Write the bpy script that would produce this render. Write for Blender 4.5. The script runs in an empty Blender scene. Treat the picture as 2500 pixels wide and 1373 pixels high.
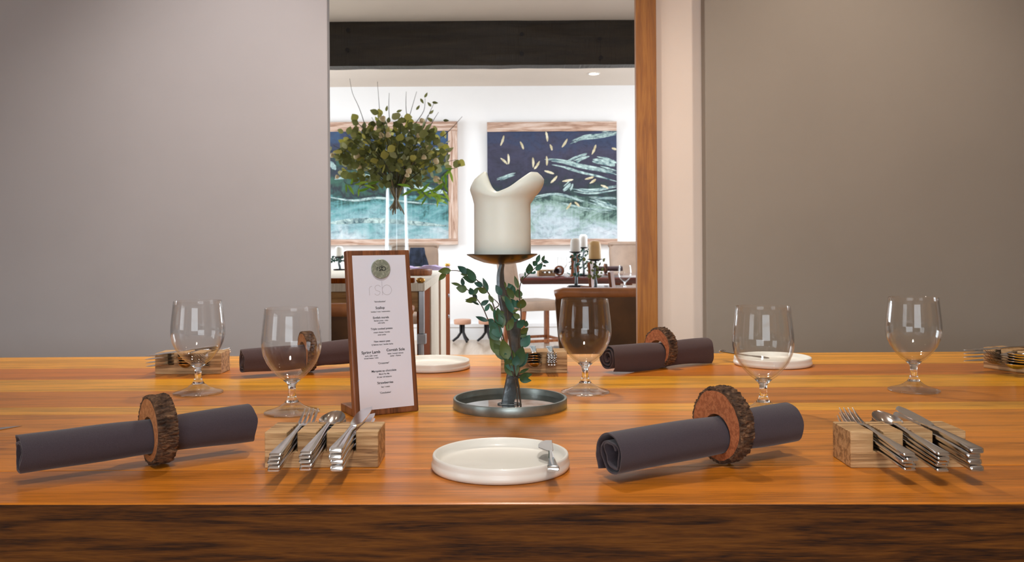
import bpy, bmesh, math, random
from mathutils import Vector, Matrix, Euler, noise
random.seed(7)
PI = math.pi
SC = bpy.context.scene
COL = SC.collection

# ------------------------------------------------------------------ camera
FPX, CX, HY, ROLL = 2150.0, 1250.0, 590.0, 0.006
CAMZ, T = 1.0, 0.75                       # eye height, height of the big table top
cd = bpy.data.cameras.new('camera'); cam = bpy.data.objects.new('camera', cd); COL.objects.link(cam)
cam.location = (0, 0, CAMZ); cam.rotation_euler = (PI/2, ROLL, 0)
cd.sensor_width = 36.0; cd.lens = FPX/2500*36.0
cd.shift_y = -(686.5-HY)/2500
cd.clip_start = 0.05; cd.clip_end = 60
cd.dof.use_dof = True; cd.dof.focus_distance = 1.25; cd.dof.aperture_fstop = 18
SC.camera = cam

# ------------------------------------------------------------------ world, exposure
SC.view_settings.view_transform = 'Standard'; SC.view_settings.look = 'None'
SC.view_settings.gamma = 1.0; SC.view_settings.use_curve_mapping = False
SC.view_settings.exposure = 0.1
w = bpy.data.worlds.new('daylight'); SC.world = w; w.use_nodes = True
wb = w.node_tree.nodes['Background']; wb.inputs[0].default_value = (0.80, 0.90, 1.0, 1); wb.inputs[1].default_value = 2.0
cy = SC.cycles
cy.use_denoising = True
cy.caustics_reflective = False; cy.caustics_refractive = False
cy.sample_clamp_indirect = 5.0; cy.max_bounces = 8; cy.transparent_max_bounces = 16
cy.use_adaptive_sampling = True; cy.adaptive_threshold = 0.04
cy.transmission_bounces = 8; cy.diffuse_bounces = 3; cy.glossy_bounces = 4

def area(name, loc, rot, sx, sy, power, color):
    l = bpy.data.lights.new(name, 'AREA'); l.shape = 'RECTANGLE'; l.size = sx; l.size_y = sy
    l.energy = power; l.color = color
    o = bpy.data.objects.new(name, l); COL.objects.link(o); o.location = loc; o.rotation_euler = rot
    return o
# daylight falling through the roof lights and the windows that the two rooms have
area('skylight_daylight', (0.2, 6.7, 2.78), (0, 0, 0), 3.2, 1.6, 55, (0.84, 0.92, 1.0))
area('side_window_daylight', (3.38, 6.6, 1.55), (0, PI/2, 0), 1.5, 2.8, 92, (0.84, 0.92, 1.0))
area('left_window_daylight', (-3.38, 6.6, 1.55), (0, -PI/2, 0), 1.5, 2.8, 92, (0.84, 0.92, 1.0))
area('near_left_window_daylight', (-3.38, -0.9, 1.5), (0, -PI/2, 0), 1.4, 1.6, 16, (0.95, 0.97, 1.0))
area('front_window_daylight', (0.0, -3.36, 1.5), (PI/2, 0, 0), 2.4, 1.5, 48, (0.90, 0.95, 1.0))

# ------------------------------------------------------------------ pixel -> place
def W(px, py, d=None, h=None):
    x, y = px-CX, py-HY
    u, v = x-ROLL*y, y+ROLL*x
    if d is None: d = FPX*(CAMZ-h)/v
    return Vector((u*d/FPX, d, CAMZ-v*d/FPX))

# ------------------------------------------------------------------ materials
def s2l(c):
    return tuple((x/12.92 if x <= 0.04045 else ((x+0.055)/1.055)**2.4) for x in c)
def rgb(r, g, b): return s2l((r/255, g/255, b/255))
MATS = {}
def base_mat(name):
    m = bpy.data.materials.new(name); m.use_nodes = True; MATS[name] = m
    nt = m.node_tree; b = nt.nodes['Principled BSDF']
    return m, nt, b
def coords(nt, scale=(1, 1, 1), rnd=False):
    tc = nt.nodes.new('ShaderNodeTexCoord'); mp = nt.nodes.new('ShaderNodeMapping')
    mp.inputs['Scale'].default_value = scale
    nt.links.new(tc.outputs['Object'], mp.inputs['Vector'])
    if rnd:
        oi = nt.nodes.new('ShaderNodeObjectInfo'); ml = nt.nodes.new('ShaderNodeMath'); ml.operation = 'MULTIPLY'
        ml.inputs[1].default_value = 37.0; nt.links.new(oi.outputs['Random'], ml.inputs[0])
        nt.links.new(ml.outputs[0], mp.inputs['Location'])
    return mp.outputs['Vector']
def ramp(nt, fac, stops):
    r = nt.nodes.new('ShaderNodeValToRGB'); nt.links.new(fac, r.inputs['Fac'])
    e = r.color_ramp.elements
    while len(e) < len(stops): e.new(0.5)
    for k, (p, c) in enumerate(stops): e[k].position = p; e[k].color = (*c, 1)
    return r.outputs['Color']
def noise_tex(nt, vec, scale, detail=4, rough=0.55, dist=0.0):
    n = nt.nodes.new('ShaderNodeTexNoise'); n.inputs['Scale'].default_value = scale
    n.inputs['Detail'].default_value = detail; n.inputs['Roughness'].default_value = rough
    n.inputs['Distortion'].default_value = dist
    nt.links.new(vec, n.inputs['Vector']); return n.outputs['Fac']
def bump(nt, b, fac, strength, dist):
    n = nt.nodes.new('ShaderNodeBump'); n.inputs['Strength'].default_value = strength; n.inputs['Distance'].default_value = dist
    nt.links.new(fac, n.inputs['Height']); nt.links.new(n.outputs['Normal'], b.inputs['Normal'])
def plain(name, c, rough=0.6, var=0.06, scale=20, metal=0.0, bmp=0.0, spec=0.5, coat=0.0, sheen=0.0, sss=0.0, rnd=False):
    m, nt, b = base_mat(name)
    v = coords(nt, rnd=rnd); f = noise_tex(nt, v, scale)
    lo = tuple(x*(1-var*2) for x in c); hi = tuple(min(1, x*(1+var*2)) for x in c)
    nt.links.new(ramp(nt, f, [(0.3, lo), (0.7, hi)]), b.inputs['Base Color'])
    b.inputs['Roughness'].default_value = rough; b.inputs['Metallic'].default_value = metal
    b.inputs['Specular IOR Level'].default_value = spec; b.inputs['Coat Weight'].default_value = coat
    b.inputs['Sheen Weight'].default_value = sheen
    if sss: b.inputs['Subsurface Weight'].default_value = sss; b.inputs['Subsurface Radius'].default_value = (0.02, 0.016, 0.012); b.inputs['Subsurface Scale'].default_value = 0.5
    if bmp: bump(nt, b, f, bmp, 0.01)
    return m
def wood(name, dark, mid, light, axis='X', s=1.0, rough=0.4, coat=0.0, bmp=0.15, rings=3.0, fine=0.0, con=0.28, spec=0.5):
    """long grain along one axis: wide bands, fine streaks and pores"""
    m, nt, b = base_mat(name)
    sc = {'X': (0.55*s, 9*s, 9*s), 'Y': (9*s, 0.55*s, 9*s), 'Z': (9*s, 9*s, 0.55*s)}[axis]
    sc2 = tuple(x*(6 if x > 1*s else 4) for x in sc)
    v = coords(nt, sc, rnd=True); v2 = coords(nt, sc2, rnd=True)
    n1 = noise_tex(nt, v, rings, 3, 0.5, 0.6); n2 = noise_tex(nt, v2, 4.0, 5, 0.65)
    wv = nt.nodes.new('ShaderNodeMath'); wv.operation = 'PINGPONG'; ml = nt.nodes.new('ShaderNodeMath'); ml.operation = 'MULTIPLY'
    ml.inputs[1].default_value = 5.0; nt.links.new(n1, ml.inputs[0]); nt.links.new(ml.outputs[0], wv.inputs[0]); wv.inputs[1].default_value = 1.0
    mx = nt.nodes.new('ShaderNodeMix'); mx.data_type = 'FLOAT'; mx.inputs['Factor'].default_value = 0.6
    nt.links.new(wv.outputs[0], mx.inputs[2]); nt.links.new(n2, mx.inputs[3])
    if fine:                                   # short dark pores between the streaks
        v3 = coords(nt, tuple(x*(38 if x > 1*s else 22) for x in sc), rnd=True); n3 = noise_tex(nt, v3, 2.0, 2, 0.5)
        m3 = nt.nodes.new('ShaderNodeMix'); m3.data_type = 'FLOAT'; m3.inputs['Factor'].default_value = fine
        nt.links.new(mx.outputs[0], m3.inputs[2]); nt.links.new(n3, m3.inputs[3]); mx = m3
    nt.links.new(ramp(nt, mx.outputs[0], [(0.5-con, dark), (0.5, mid), (0.5+con, light)]), b.inputs['Base Color'])
    b.inputs['Roughness'].default_value = rough; b.inputs['Coat Weight'].default_value = coat; b.inputs['Specular IOR Level'].default_value = spec
    b.inputs['Coat Roughness'].default_value = 0.22
    bump(nt, b, n2, bmp, 0.002)
    return m

def shade(c, k): return tuple(min(1, x*k) for x in c)
# table planks: seven timbers of slightly different colour
PL = [rgb(226, 154, 38), rgb(192, 110, 26), rgb(224, 156, 38), rgb(196, 118, 30), rgb(226, 158, 46), rgb(208, 130, 38), rgb(206, 126, 34), rgb(200, 118, 30)]
M_PLANK = [wood('table_oak_%d' % k, shade(c, 0.62), c, shade(c, 1.25), 'X', 1.0, 0.30, 0.08, 0.12, 3.0, 0.5, 0.14, 0.4) for k, c in enumerate(PL)]
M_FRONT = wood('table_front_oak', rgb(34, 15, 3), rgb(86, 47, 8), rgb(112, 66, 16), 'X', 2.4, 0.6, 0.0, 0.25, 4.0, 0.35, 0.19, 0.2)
M_OAK = wood('oak_post', rgb(136, 80, 20), rgb(160, 98, 28), rgb(178, 116, 42), 'Z', 2.6, 0.45, 0.1, 0.15)
M_BLOCKW = wood('olive_wood', rgb(118, 84, 50), rgb(186, 146, 98), rgb(218, 182, 134), 'X', 5.0, 0.55, 0.0, 0.2)
M_WALNUT = wood('walnut', rgb(84, 48, 26), rgb(126, 76, 44), rgb(152, 96, 60), 'Z', 4.0, 0.45, 0.1, 0.1)
M_SLICE = wood('log_slice_wood', rgb(152, 96, 56), rgb(186, 122, 74), rgb(206, 146, 96), 'X', 8.0, 0.6, 0.0, 0.1)
M_SLICE2 = wood('log_slice_red', rgb(140, 78, 46), rgb(178, 104, 64), rgb(198, 128, 84), 'X', 8.0, 0.6, 0.0, 0.1)
M_FURN = wood('chair_wood', rgb(110, 56, 24), rgb(148, 84, 42), rgb(172, 108, 62), 'Z', 3.0, 0.4, 0.2, 0.1)
M_ORANGE = wood('sideboard_wood', rgb(104, 46, 6), rgb(136, 62, 6), rgb(152, 76, 14), 'Z', 3.0, 0.85, 0.0, 0.1, 3.0, 0.0, 0.28, 0.15)
M_CREAMW = wood('cream_plank', rgb(206, 190, 168), rgb(226, 214, 196), rgb(238, 230, 216), 'Z', 3.0, 0.6, 0.0, 0.1)
M_TANW = wood('tan_apron', rgb(120, 82, 38), rgb(158, 112, 58), rgb(186, 142, 84), 'X', 2.0, 0.5, 0.0, 0.1)
M_FRAMEW = wood('weathered_frame', rgb(142, 104, 84), rgb(196, 164, 144), rgb(222, 204, 192), 'X', 1.6, 0.8, 0.0, 0.4)
M_FRAMEV = wood('weathered_frame_upright', rgb(142, 104, 84), rgb(196, 164, 144), rgb(222, 204, 192), 'Z', 1.6, 0.8, 0.0, 0.4)
M_FLOOR = wood('floor_oak', rgb(176, 150, 124), rgb(196, 172, 148), rgb(210, 190, 168), 'Y', 0.5, 0.28, 0.3, 0.05)
M_PLY = wood('zebra_veneer', rgb(120, 78, 40), rgb(206, 160, 108), rgb(236, 204, 160), 'Z', 0.6, 0.5, 0.0, 0.05, 6.0)
M_RED = wood('mahogany', rgb(58, 18, 16), rgb(92, 32, 28), rgb(112, 48, 42), 'X', 1.0, 0.16, 0.6, 0.02)
M_TABLE2 = plain('pale_polished_top', rgb(150, 150, 156), 0.14, 0.04, 6, coat=0.5)
# walls
M_GREY = plain('grey_plaster', rgb(172, 167, 167), 0.85, 0.015, 3.0)
M_GREYR = plain('taupe_plaster', rgb(154, 144, 133), 0.85, 0.015, 3.0)
M_BEIGE = plain('blush_plaster', rgb(236, 220, 208), 0.85, 0.01, 3.0)
M_WHITE = plain('white_plaster', rgb(240, 239, 238), 0.9, 0.005, 3.0)
M_CEIL = plain('ceiling_paint', rgb(216, 204, 192), 0.9, 0.01, 3.0)
M_TRIM = plain('white_gloss_trim', rgb(236, 236, 236), 0.4, 0.01, 5.0)
# crockery, cloth, wax, metal
M_PLATE = plain('cream_stoneware', rgb(236, 234, 226), 0.35, 0.015, 12, coat=0.15)
M_WAX = plain('candle_wax', rgb(230, 234, 224), 0.42, 0.02, 10, sss=0.15)
M_WAXY = plain('amber_wax', rgb(224, 186, 128), 0.42, 0.04, 10)
M_NAPK = plain('charcoal_linen', rgb(70, 62, 69), 0.92, 0.05, 900, bmp=0.12, sheen=0.25, spec=0.2)
M_NAPK2 = plain('mulberry_linen', rgb(78, 60, 60), 0.92, 0.05, 900, bmp=0.12, sheen=0.2, spec=0.2)
M_LILAC = plain('lilac_linen', rgb(178, 158, 190), 0.9, 0.05, 60)
M_STEEL = plain('stainless_steel', rgb(222, 222, 222), 0.16, 0.03, 30, metal=1.0)
M_IRON = plain('forged_iron', rgb(118, 126, 130), 0.4, 0.2, 45, metal=0.7, bmp=0.25)
M_DISH = plain('patinated_bronze', rgb(88, 72, 56), 0.28, 0.25, 25, metal=0.9, bmp=0.05)
M_TRAY = plain('grey_steel_tray', rgb(140, 148, 144), 0.34, 0.12, 30, metal=0.75, bmp=0.04)
M_BLACK = plain('black_metal', rgb(28, 26, 28), 0.45, 0.1, 20, metal=0.4)
M_BRASS = plain('brass', rgb(190, 140, 70), 0.25, 0.08, 20, metal=1.0)
M_GREYMETAL = plain('pale_grey_metal', rgb(190, 194, 202), 0.35, 0.04, 20, metal=0.3)
M_PAPER = plain('menu_paper', rgb(230, 231, 243), 0.75, 0.01, 8)
M_INK = plain('black_ink', rgb(26, 26, 30), 0.8, 0.02, 8)
M_INKG = plain('pale_grey_ink', rgb(196, 193, 202), 0.8, 0.02, 8)
M_LEATH = plain('brown_leather', rgb(86, 56, 28), 0.38, 0.16, 9, bmp=0.05)
M_LEATHT = plain('tan_leather_edge', rgb(158, 98, 52), 0.36, 0.12, 12, bmp=0.05)
M_SUEDE = plain('fawn_leather', rgb(150, 124, 104), 0.5, 0.08, 8, bmp=0.04)
M_JACKET = plain('dark_denim', rgb(36, 44, 62), 0.9, 0.4, 18)
M_STOOLW = plain('pink_beech', rgb(206, 158, 132), 0.5, 0.04, 15)
M_CANDLEW = plain('white_wax', rgb(244, 242, 236), 0.5, 0.01, 10)

def leaf_mat(name, cols, rough=0.45, thru=0.3):
    m, nt, b = base_mat(name)
    oi = nt.nodes.new('ShaderNodeObjectInfo')
    v = coords(nt, rnd=True); f = noise_tex(nt, v, 60, 3)
    ad = nt.nodes.new('ShaderNodeMath'); ad.operation = 'MULTIPLY_ADD'; ad.inputs[1].default_value = 0.25
    nt.links.new(f, ad.inputs[0]); nt.links.new(oi.outputs['Random'], ad.inputs[2])
    n = len(cols)
    rc_ = ramp(nt, ad.outputs[0], [(0.1+0.95*k/(n-1)*0.95, c) for k, c in enumerate(cols)])
    nt.links.new(rc_, b.inputs['Base Color']); b.inputs['Roughness'].default_value = rough
    tl = nt.nodes.new('ShaderNodeBsdfTranslucent'); nt.links.new(rc_, tl.inputs['Color'])      # light shows through a leaf
    ms = nt.nodes.new('ShaderNodeMixShader'); ms.inputs[0].default_value = thru
    nt.links.new(b.outputs[0], ms.inputs[1]); nt.links.new(tl.outputs[0], ms.inputs[2]); nt.links.new(ms.outputs[0], nt.nodes['Material Output'].inputs['Surface'])
    return m
M_EUC = leaf_mat('eucalyptus_leaf', [rgb(36, 74, 66), rgb(52, 104, 88), rgb(60, 90, 56), rgb(86, 106, 54)], 0.45, 0.12)
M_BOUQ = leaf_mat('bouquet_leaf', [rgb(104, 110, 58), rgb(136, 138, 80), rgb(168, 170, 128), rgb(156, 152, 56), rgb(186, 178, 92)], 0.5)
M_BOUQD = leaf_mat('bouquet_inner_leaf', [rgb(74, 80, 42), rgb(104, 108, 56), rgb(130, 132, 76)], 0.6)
M_WILLOW = leaf_mat('willow_leaf', [rgb(92, 132, 32), rgb(130, 172, 50), rgb(158, 184, 66)], 0.45)
M_BUD = plain('cream_petal', rgb(222, 202, 160), 0.6, 0.08, 30)
M_STEM = plain('green_stem', rgb(62, 62, 38), 0.6, 0.15, 40)
M_STEMB = plain('brown_stem', rgb(74, 58, 44), 0.6, 0.15, 40)
M_STEMV = plain('cut_stem', rgb(128, 104, 58), 0.6, 0.25, 40)

def glass_thin(name, tint=(0.995, 0.997, 0.996), base=0.026, power=2.8, top=0.8):
    """thin blown glass: clear straight through, mirror-like towards the rim of the silhouette"""
    m = bpy.data.materials.new(name); m.use_nodes = True; nt = m.node_tree
    for n in list(nt.nodes): nt.nodes.remove(n)
    out = nt.nodes.new('ShaderNodeOutputMaterial'); mx = nt.nodes.new('ShaderNodeMixShader')
    tr = nt.nodes.new('ShaderNodeBsdfTransparent'); gl = nt.nodes.new('ShaderNodeBsdfGlossy')
    gl.inputs['Roughness'].default_value = 0.0; tr.inputs['Color'].default_value = (*tint, 1)
    lw = nt.nodes.new('ShaderNodeLayerWeight'); lw.inputs['Blend'].default_value = 0.5
    pw = nt.nodes.new('ShaderNodeMath'); pw.operation = 'POWER'; pw.inputs[1].default_value = power
    ma = nt.nodes.new('ShaderNodeMath'); ma.operation = 'MULTIPLY_ADD'; ma.inputs[1].default_value = top; ma.inputs[2].default_value = base
    nt.links.new(lw.outputs['Facing'], pw.inputs[0]); nt.links.new(pw.outputs[0], ma.inputs[0])
    nt.links.new(ma.outputs[0], mx.inputs[0]); nt.links.new(tr.outputs[0], mx.inputs[1]); nt.links.new(gl.outputs[0], mx.inputs[2])
    nt.links.new(mx.outputs[0], out.inputs[0]); return m
M_GLASS = glass_thin('wine_glass_bowl')
def glass_solid(name):
    m, nt, b = base_mat(name)
    b.inputs['Base Color'].default_value = (1, 1, 1, 1); b.inputs['Transmission Weight'].default_value = 1.0
    b.inputs['Roughness'].default_value = 0.0; b.inputs['IOR'].default_value = 1.5
    return m
M_SOLID = glass_solid('solid_crystal')
M_FOOT = glass_thin('glass_foot_crystal', (0.985, 0.99, 0.99), 0.06, 1.6, 0.5)
M_VASE = glass_thin('vase_glass', (0.96, 0.98, 0.985), 0.035, 2.4, 0.3)
M_PANE = glass_thin('window_pane', (0.98, 0.99, 0.99), 0.03, 3.0, 0.6)
M_WATER = glass_thin('shallow_water', (0.96, 0.98, 0.98), 0.25, 1.5, 0.55)
def emit(name, c, s):
    m, nt, b = base_mat(name); b.inputs['Emission Color'].default_value = (*c, 1); b.inputs['Emission Strength'].default_value = s
    return m
M_LAMP = emit('lamp_lens', (1.0, 0.86, 0.66), 25)
def stone_mat():
    m, nt, b = base_mat('grey_green_pewter')
    v = coords(nt, (1, 1, 1)); f = noise_tex(nt, v, 70, 3, 0.5, 2.5)
    nt.links.new(ramp(nt, f, [(0.3, rgb(136, 144, 128)), (0.54, rgb(152, 160, 144)), (0.58, rgb(188, 192, 178)), (0.62, rgb(148, 156, 140))]), b.inputs['Base Color'])
    b.inputs['Roughness'].default_value = 0.4; b.inputs['Metallic'].default_value = 0.3
    return m
M_MAG = stone_mat()
def bark_mat():
    m, nt, b = base_mat('tree_bark')
    v = coords(nt, (0.5, 1, 1)); f = noise_tex(nt, v, 160, 6, 0.7, 0.6)
    nt.links.new(ramp(nt, f, [(0.33, rgb(34, 22, 16)), (0.5, rgb(88, 62, 44)), (0.66, rgb(148, 112, 80))]), b.inputs['Base Color'])
    b.inputs['Roughness'].default_value = 0.85; bump(nt, b, f, 0.9, 0.004)
    return m
M_BARK = bark_mat()
def beam_mat():
    m, nt, b = base_mat('black_stained_timber')
    v = coords(nt, (0.8, 8, 8)); f = noise_tex(nt, v, 3, 6, 0.65, 0.3)
    v2 = coords(nt, (40, 1.5, 1.5)); g = noise_tex(nt, v2, 2, 3, 0.6)
    mm = nt.nodes.new('ShaderNodeMath'); mm.operation = 'ADD'; nt.links.new(f, mm.inputs[0]); nt.links.new(g, mm.inputs[1])
    nt.links.new(ramp(nt, f, [(0.3, rgb(24, 20, 15)), (0.7, rgb(52, 42, 28))]), b.inputs['Base Color'])
    b.inputs['Roughness'].default_value = 0.42; bump(nt, b, mm.outputs[0], 0.7, 0.012)
    return m
M_BEAM = beam_mat()
def painting_mat(name, stops, sc=1.0):
    m, nt, b = base_mat(name)
    tc = nt.nodes.new('ShaderNodeTexCoord'); sp = nt.nodes.new('ShaderNodeSeparateXYZ'); nt.links.new(tc.outputs['Object'], sp.inputs[0])
    v = coords(nt, (1.6, 1, 2.6)); f = noise_tex(nt, v, 2.2*sc, 6, 0.6, 0.8)
    v2 = coords(nt, (26, 1, 1.6)); g = noise_tex(nt, v2, 2.0, 3, 0.6)
    a1 = nt.nodes.new('ShaderNodeMath'); a1.operation = 'MULTIPLY_ADD'; a1.inputs[1].default_value = 0.8; a1.inputs[2].default_value = -0.42
    nt.links.new(f, a1.inputs[0])
    a2 = nt.nodes.new('ShaderNodeMath'); a2.operation = 'MULTIPLY_ADD'; a2.inputs[1].default_value = 0.16; nt.links.new(g, a2.inputs[0]); nt.links.new(a1.outputs[0], a2.inputs[2])
    a3 = nt.nodes.new('ShaderNodeMath'); a3.operation = 'MULTIPLY_ADD'; a3.inputs[1].default_value = 0.86; nt.links.new(sp.outputs['Z'], a3.inputs[0]); nt.links.new(a2.outputs[0], a3.inputs[2])
    v4 = coords(nt, (2.2, 1, 3.4)); h4 = noise_tex(nt, v4, 5.0, 8, 0.72, 1.2)
    mt = nt.nodes.new('ShaderNodeMix'); mt.data_type = 'RGBA'; mt.blend_type = 'MULTIPLY'; mt.inputs['Factor'].default_value = 0.85
    nt.links.new(ramp(nt, a3.outputs[0], stops), mt.inputs[6]); nt.links.new(ramp(nt, h4, [(0.30, (0.35, 0.36, 0.42)), (0.5, (0.85, 0.85, 0.88)), (0.68, (1, 1, 1))]), mt.inputs[7])
    nt.links.new(mt.outputs[2], b.inputs['Base Color'])
    b.inputs['Roughness'].default_value = 0.6
    return m
M_ART1 = painting_mat('blue_green_canvas', [(0.0, rgb(206, 218, 220)), (0.18, rgb(150, 190, 194)), (0.34, rgb(96, 156, 158)), (0.42, rgb(44, 90, 84)), (0.50, rgb(26, 34, 46)), (0.60, rgb(52, 96, 80)), (0.70, rgb(30, 44, 56)), (0.84, rgb(44, 54, 84)), (1.0, rgb(50, 84, 120))])
M_ART2 = painting_mat('indigo_meadow_canvas', [(0.0, rgb(216, 222, 226)), (0.20, rgb(182, 200, 204)), (0.33, rgb(132, 162, 148)), (0.41, rgb(50, 80, 74)), (0.50, rgb(30, 44, 52)), (0.60, rgb(44, 44, 64)), (0.80, rgb(58, 56, 80)), (1.0, rgb(46, 60, 92))])
def stroke_mat(name, a, b_):
    m, nt, b = base_mat(name); v = coords(nt, (1, 1, 1), True); f = noise_tex(nt, v, 14, 5, 0.65, 0.6)
    nt.links.new(ramp(nt, f, [(0.35, a), (0.62, b_)]), b.inputs['Base Color']); b.inputs['Roughness'].default_value = 0.6; return m
M_SEED = stroke_mat('straw_paint', rgb(170, 156, 116), rgb(222, 214, 186))
M_SWOOSH = stroke_mat('aqua_paint', rgb(44, 82, 92), rgb(188, 212, 208))

# ------------------------------------------------------------------ mesh helpers
class MB:
    def __init__(s): s.v = []; s.f = []
    def add(s, v, f, mtx=None):
        o = len(s.v)
        s.v += [tuple((mtx @ Vector(p)) if mtx else p) for p in v]; s.f += [tuple(i+o for i in q) for q in f]; return s
    def box(s, x0, x1, y0, y1, z0, z1, mtx=None):
        v = [(x, y, z) for z in (z0, z1) for y in (y0, y1) for x in (x0, x1)]
        return s.add(v, [(0, 2, 3, 1), (4, 5, 7, 6), (0, 1, 5, 4), (2, 6, 7, 3), (0, 4, 6, 2), (1, 3, 7, 5)], mtx)
    def lathe(s, prof, n=48, mtx=None, rf=None):
        v = []; f = []; m = len(prof)
        for k in range(n):
            a = 2*PI*k/n
            for (r, z) in prof:
                rr = r*(rf(a, z) if rf else 1); v.append((rr*math.cos(a), rr*math.sin(a), z))
        for k in range(n):
            for j in range(m-1):
                a, b = k*m+j, ((k+1) % n)*m+j
                f.append((a, b, b+1, a+1))
        return s.add(v, f, mtx)
    def loft(s, rings, caps=True, mtx=None):
        n = len(rings[0]); v = [p for r in rings for p in r]; f = []
        for k in range(len(rings)-1):
            for j in range(n):
                a, b = k*n+j, k*n+(j+1) % n
                f.append((a, b, b+n, a+n))
        if caps: f.append(tuple(range(n-1, -1, -1))); f.append(tuple((len(rings)-1)*n+j for j in range(n)))
        return s.add(v, f, mtx)
    def tube(s, pts, rad, n=8, flat=None, mtx=None):
        pts = [Vector(p) for p in pts]; rings = []
        up = Vector((0.13, -1, 0.07)).normalized()
        for k, p in enumerate(pts):
            t = (pts[min(k+1, len(pts)-1)]-pts[max(k-1, 0)]).normalized()
            a = t.cross(up)
            a = a.normalized() if a.length > 1e-4 else Vector((1, 0, 0)); b = t.cross(a).normalized()
            r = rad[k] if hasattr(rad, '__len__') else rad
            fl = flat if flat else 1.0
            rings.append([tuple(p+a*r*math.cos(2*PI*j/n)+b*r*fl*math.sin(2*PI*j/n)) for j in range(n)])
        return s.loft(rings, True, mtx)
    def prism(s, poly, y0, y1, mtx=None):           # polygon in XZ drawn out along Y
        n = len(poly); v = [(x, y0, z) for x, z in poly]+[(x, y1, z) for x, z in poly]
        f = [tuple(range(n)), tuple(range(2*n-1, n-1, -1))]+[(j, j+n, (j+1) % n+n, (j+1) % n) for j in range(n)]
        return s.add(v, f, mtx)
    def mesh(s, name, mat, smooth=False, bevel=0.0, seg=2):
        me = bpy.data.meshes.new(name); bm = bmesh.new()
        vs = [bm.verts.new(p) for p in s.v]
        for q in s.f:
            try: bm.faces.new([vs[i] for i in dict.fromkeys(q)])
            except Exception: pass
        bmesh.ops.remove_doubles(bm, verts=bm.verts, dist=1e-6)
        bmesh.ops.recalc_face_normals(bm, faces=bm.faces)
        if bevel:
            es = [e for e in bm.edges if len(e.link_faces) == 2 and e.calc_face_angle(0) > 0.6]
            bmesh.ops.bevel(bm, geom=es, offset=bevel, segments=seg, profile=0.6, affect='EDGES', clamp_overlap=True)
        for fc in bm.faces: fc.smooth = bool(smooth)
        if smooth == 'auto':
            for e in bm.edges:
                if len(e.link_faces) == 2 and e.calc_face_angle(0) > 0.7: e.smooth = False
        bm.to_mesh(me); bm.free(); me.materials.append(mat); return me
    def build(s, name, mat, parent=None, smooth=False, bevel=0.0, loc=None, rot=None, seg=2):
        return place(name, s.mesh(name, mat, smooth, bevel, seg), parent, loc, rot)
def place(name, me, parent=None, loc=None, rot=None, mtx=None):
    o = bpy.data.objects.new(name, me); COL.objects.link(o); o.parent = parent
    if mtx is not None: o.matrix_local = mtx
    if loc is not None: o.location = loc
    if rot is not None: o.rotation_euler = rot
    return o
def tag(o, label, cat, group=None):
    o['label'] = label; o['category'] = cat
    if group: o['group'] = group
    return o
def thing(name, label, cat, loc=(0, 0, 0), rot=(0, 0, 0), group=None):
    o = bpy.data.objects.new(name, None); COL.objects.link(o); o.location = loc; o.rotation_euler = rot; o.empty_display_size = 0.05
    return tag(o, label, cat, group)
def struct(o): o['kind'] = 'structure'; return o
def copy_tree(o, parent=None):
    c = o.copy(); COL.objects.link(c); c.parent = parent
    for ch in list(o.children): copy_tree(ch, c)
    return c
def smoothpath(pts, n=6):
    pts = [Vector(p) for p in pts]; out = []
    for k in range(len(pts)-1):
        p0 = pts[max(k-1, 0)]; p1 = pts[k]; p2 = pts[k+1]; p3 = pts[min(k+2, len(pts)-1)]
        for j in range(n):
            t = j/n
            out.append(0.5*((2*p1)+(p2-p0)*t+(2*p0-5*p1+4*p2-p3)*t*t+(3*p1-p0-3*p2+p3)*t**3))
    out.append(pts[-1]); return out

# ================================================================== THE SETTING
YW = 2.60            # plane of the dividing wall
CF, CB = 2.37, 2.59  # ceilings of the front and of the far room
YB = 9.0             # far wall
def sbox(name, mat, *b, bevel=0.0): return struct(MB().box(*b).build(name, mat, bevel=bevel))
sbox('floor', M_FLOOR, -3.6, 3.6, -3.6, YB+0.1, -0.06, 0.0)
o = MB()
sbox('ceiling_front', M_CEIL, -3.6, 3.6, -3.6, 5.50, CF, CF+0.08)
c = MB()                                     # far ceiling with the roof-light opening left free
c.box(-3.6, 3.6, 5.45, 5.9, CB, CB+0.08); c.box(-3.6, 3.6, 7.5, YB+0.1, CB, CB+0.08)
c.box(-3.6, -1.4, 5.9, 7.5, CB, CB+0.08); c.box(1.8, 3.6, 5.9, 7.5, CB, CB+0.08)
struct(c.build('ceiling_back', M_CEIL))
sbox('wall_far', M_WHITE, -3.6, 3.6, YB, YB+0.1, 0, CB)
lw = MB(); lw.box(-3.6, -3.5, 2.7, 5.2, 0, CB); lw.box(-3.6, -3.5, 8.0, YB+0.1, 0, CB)
for (a_, b_, lo_, hi_) in ((5.2, 8.0, 0.8, 2.3),): lw.box(-3.6, -3.5, a_, b_, 0, lo_); lw.box(-3.6, -3.5, a_, b_, hi_, CB)
struct(lw.build('wall_left', M_WHITE))
lf_ = MB(); lf_.box(-3.6, -3.5, -3.6, -1.7, 0, CF); lf_.box(-3.6, -3.5, -0.1, 2.69, 0, CF); lf_.box(-3.6, -3.5, -1.7, -0.1, 0, 0.8); lf_.box(-3.6, -3.5, -1.7, -0.1, 2.2, CF)
struct(lf_.build('wall_left_near', M_GREYR))  # unseen wall, coloured darker to cut light bounced onto the grey leaf
rw = MB(); rw.box(3.5, 3.6, -3.6, 5.2, 0, CB); rw.box(3.5, 3.6, 8.0, YB+0.1, 0, CB); rw.box(3.5, 3.6, 5.2, 8.0, 0, 0.8); rw.box(3.5, 3.6, 5.2, 8.0, 2.3, CB)
struct(rw.build('wall_right', M_WHITE))
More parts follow.
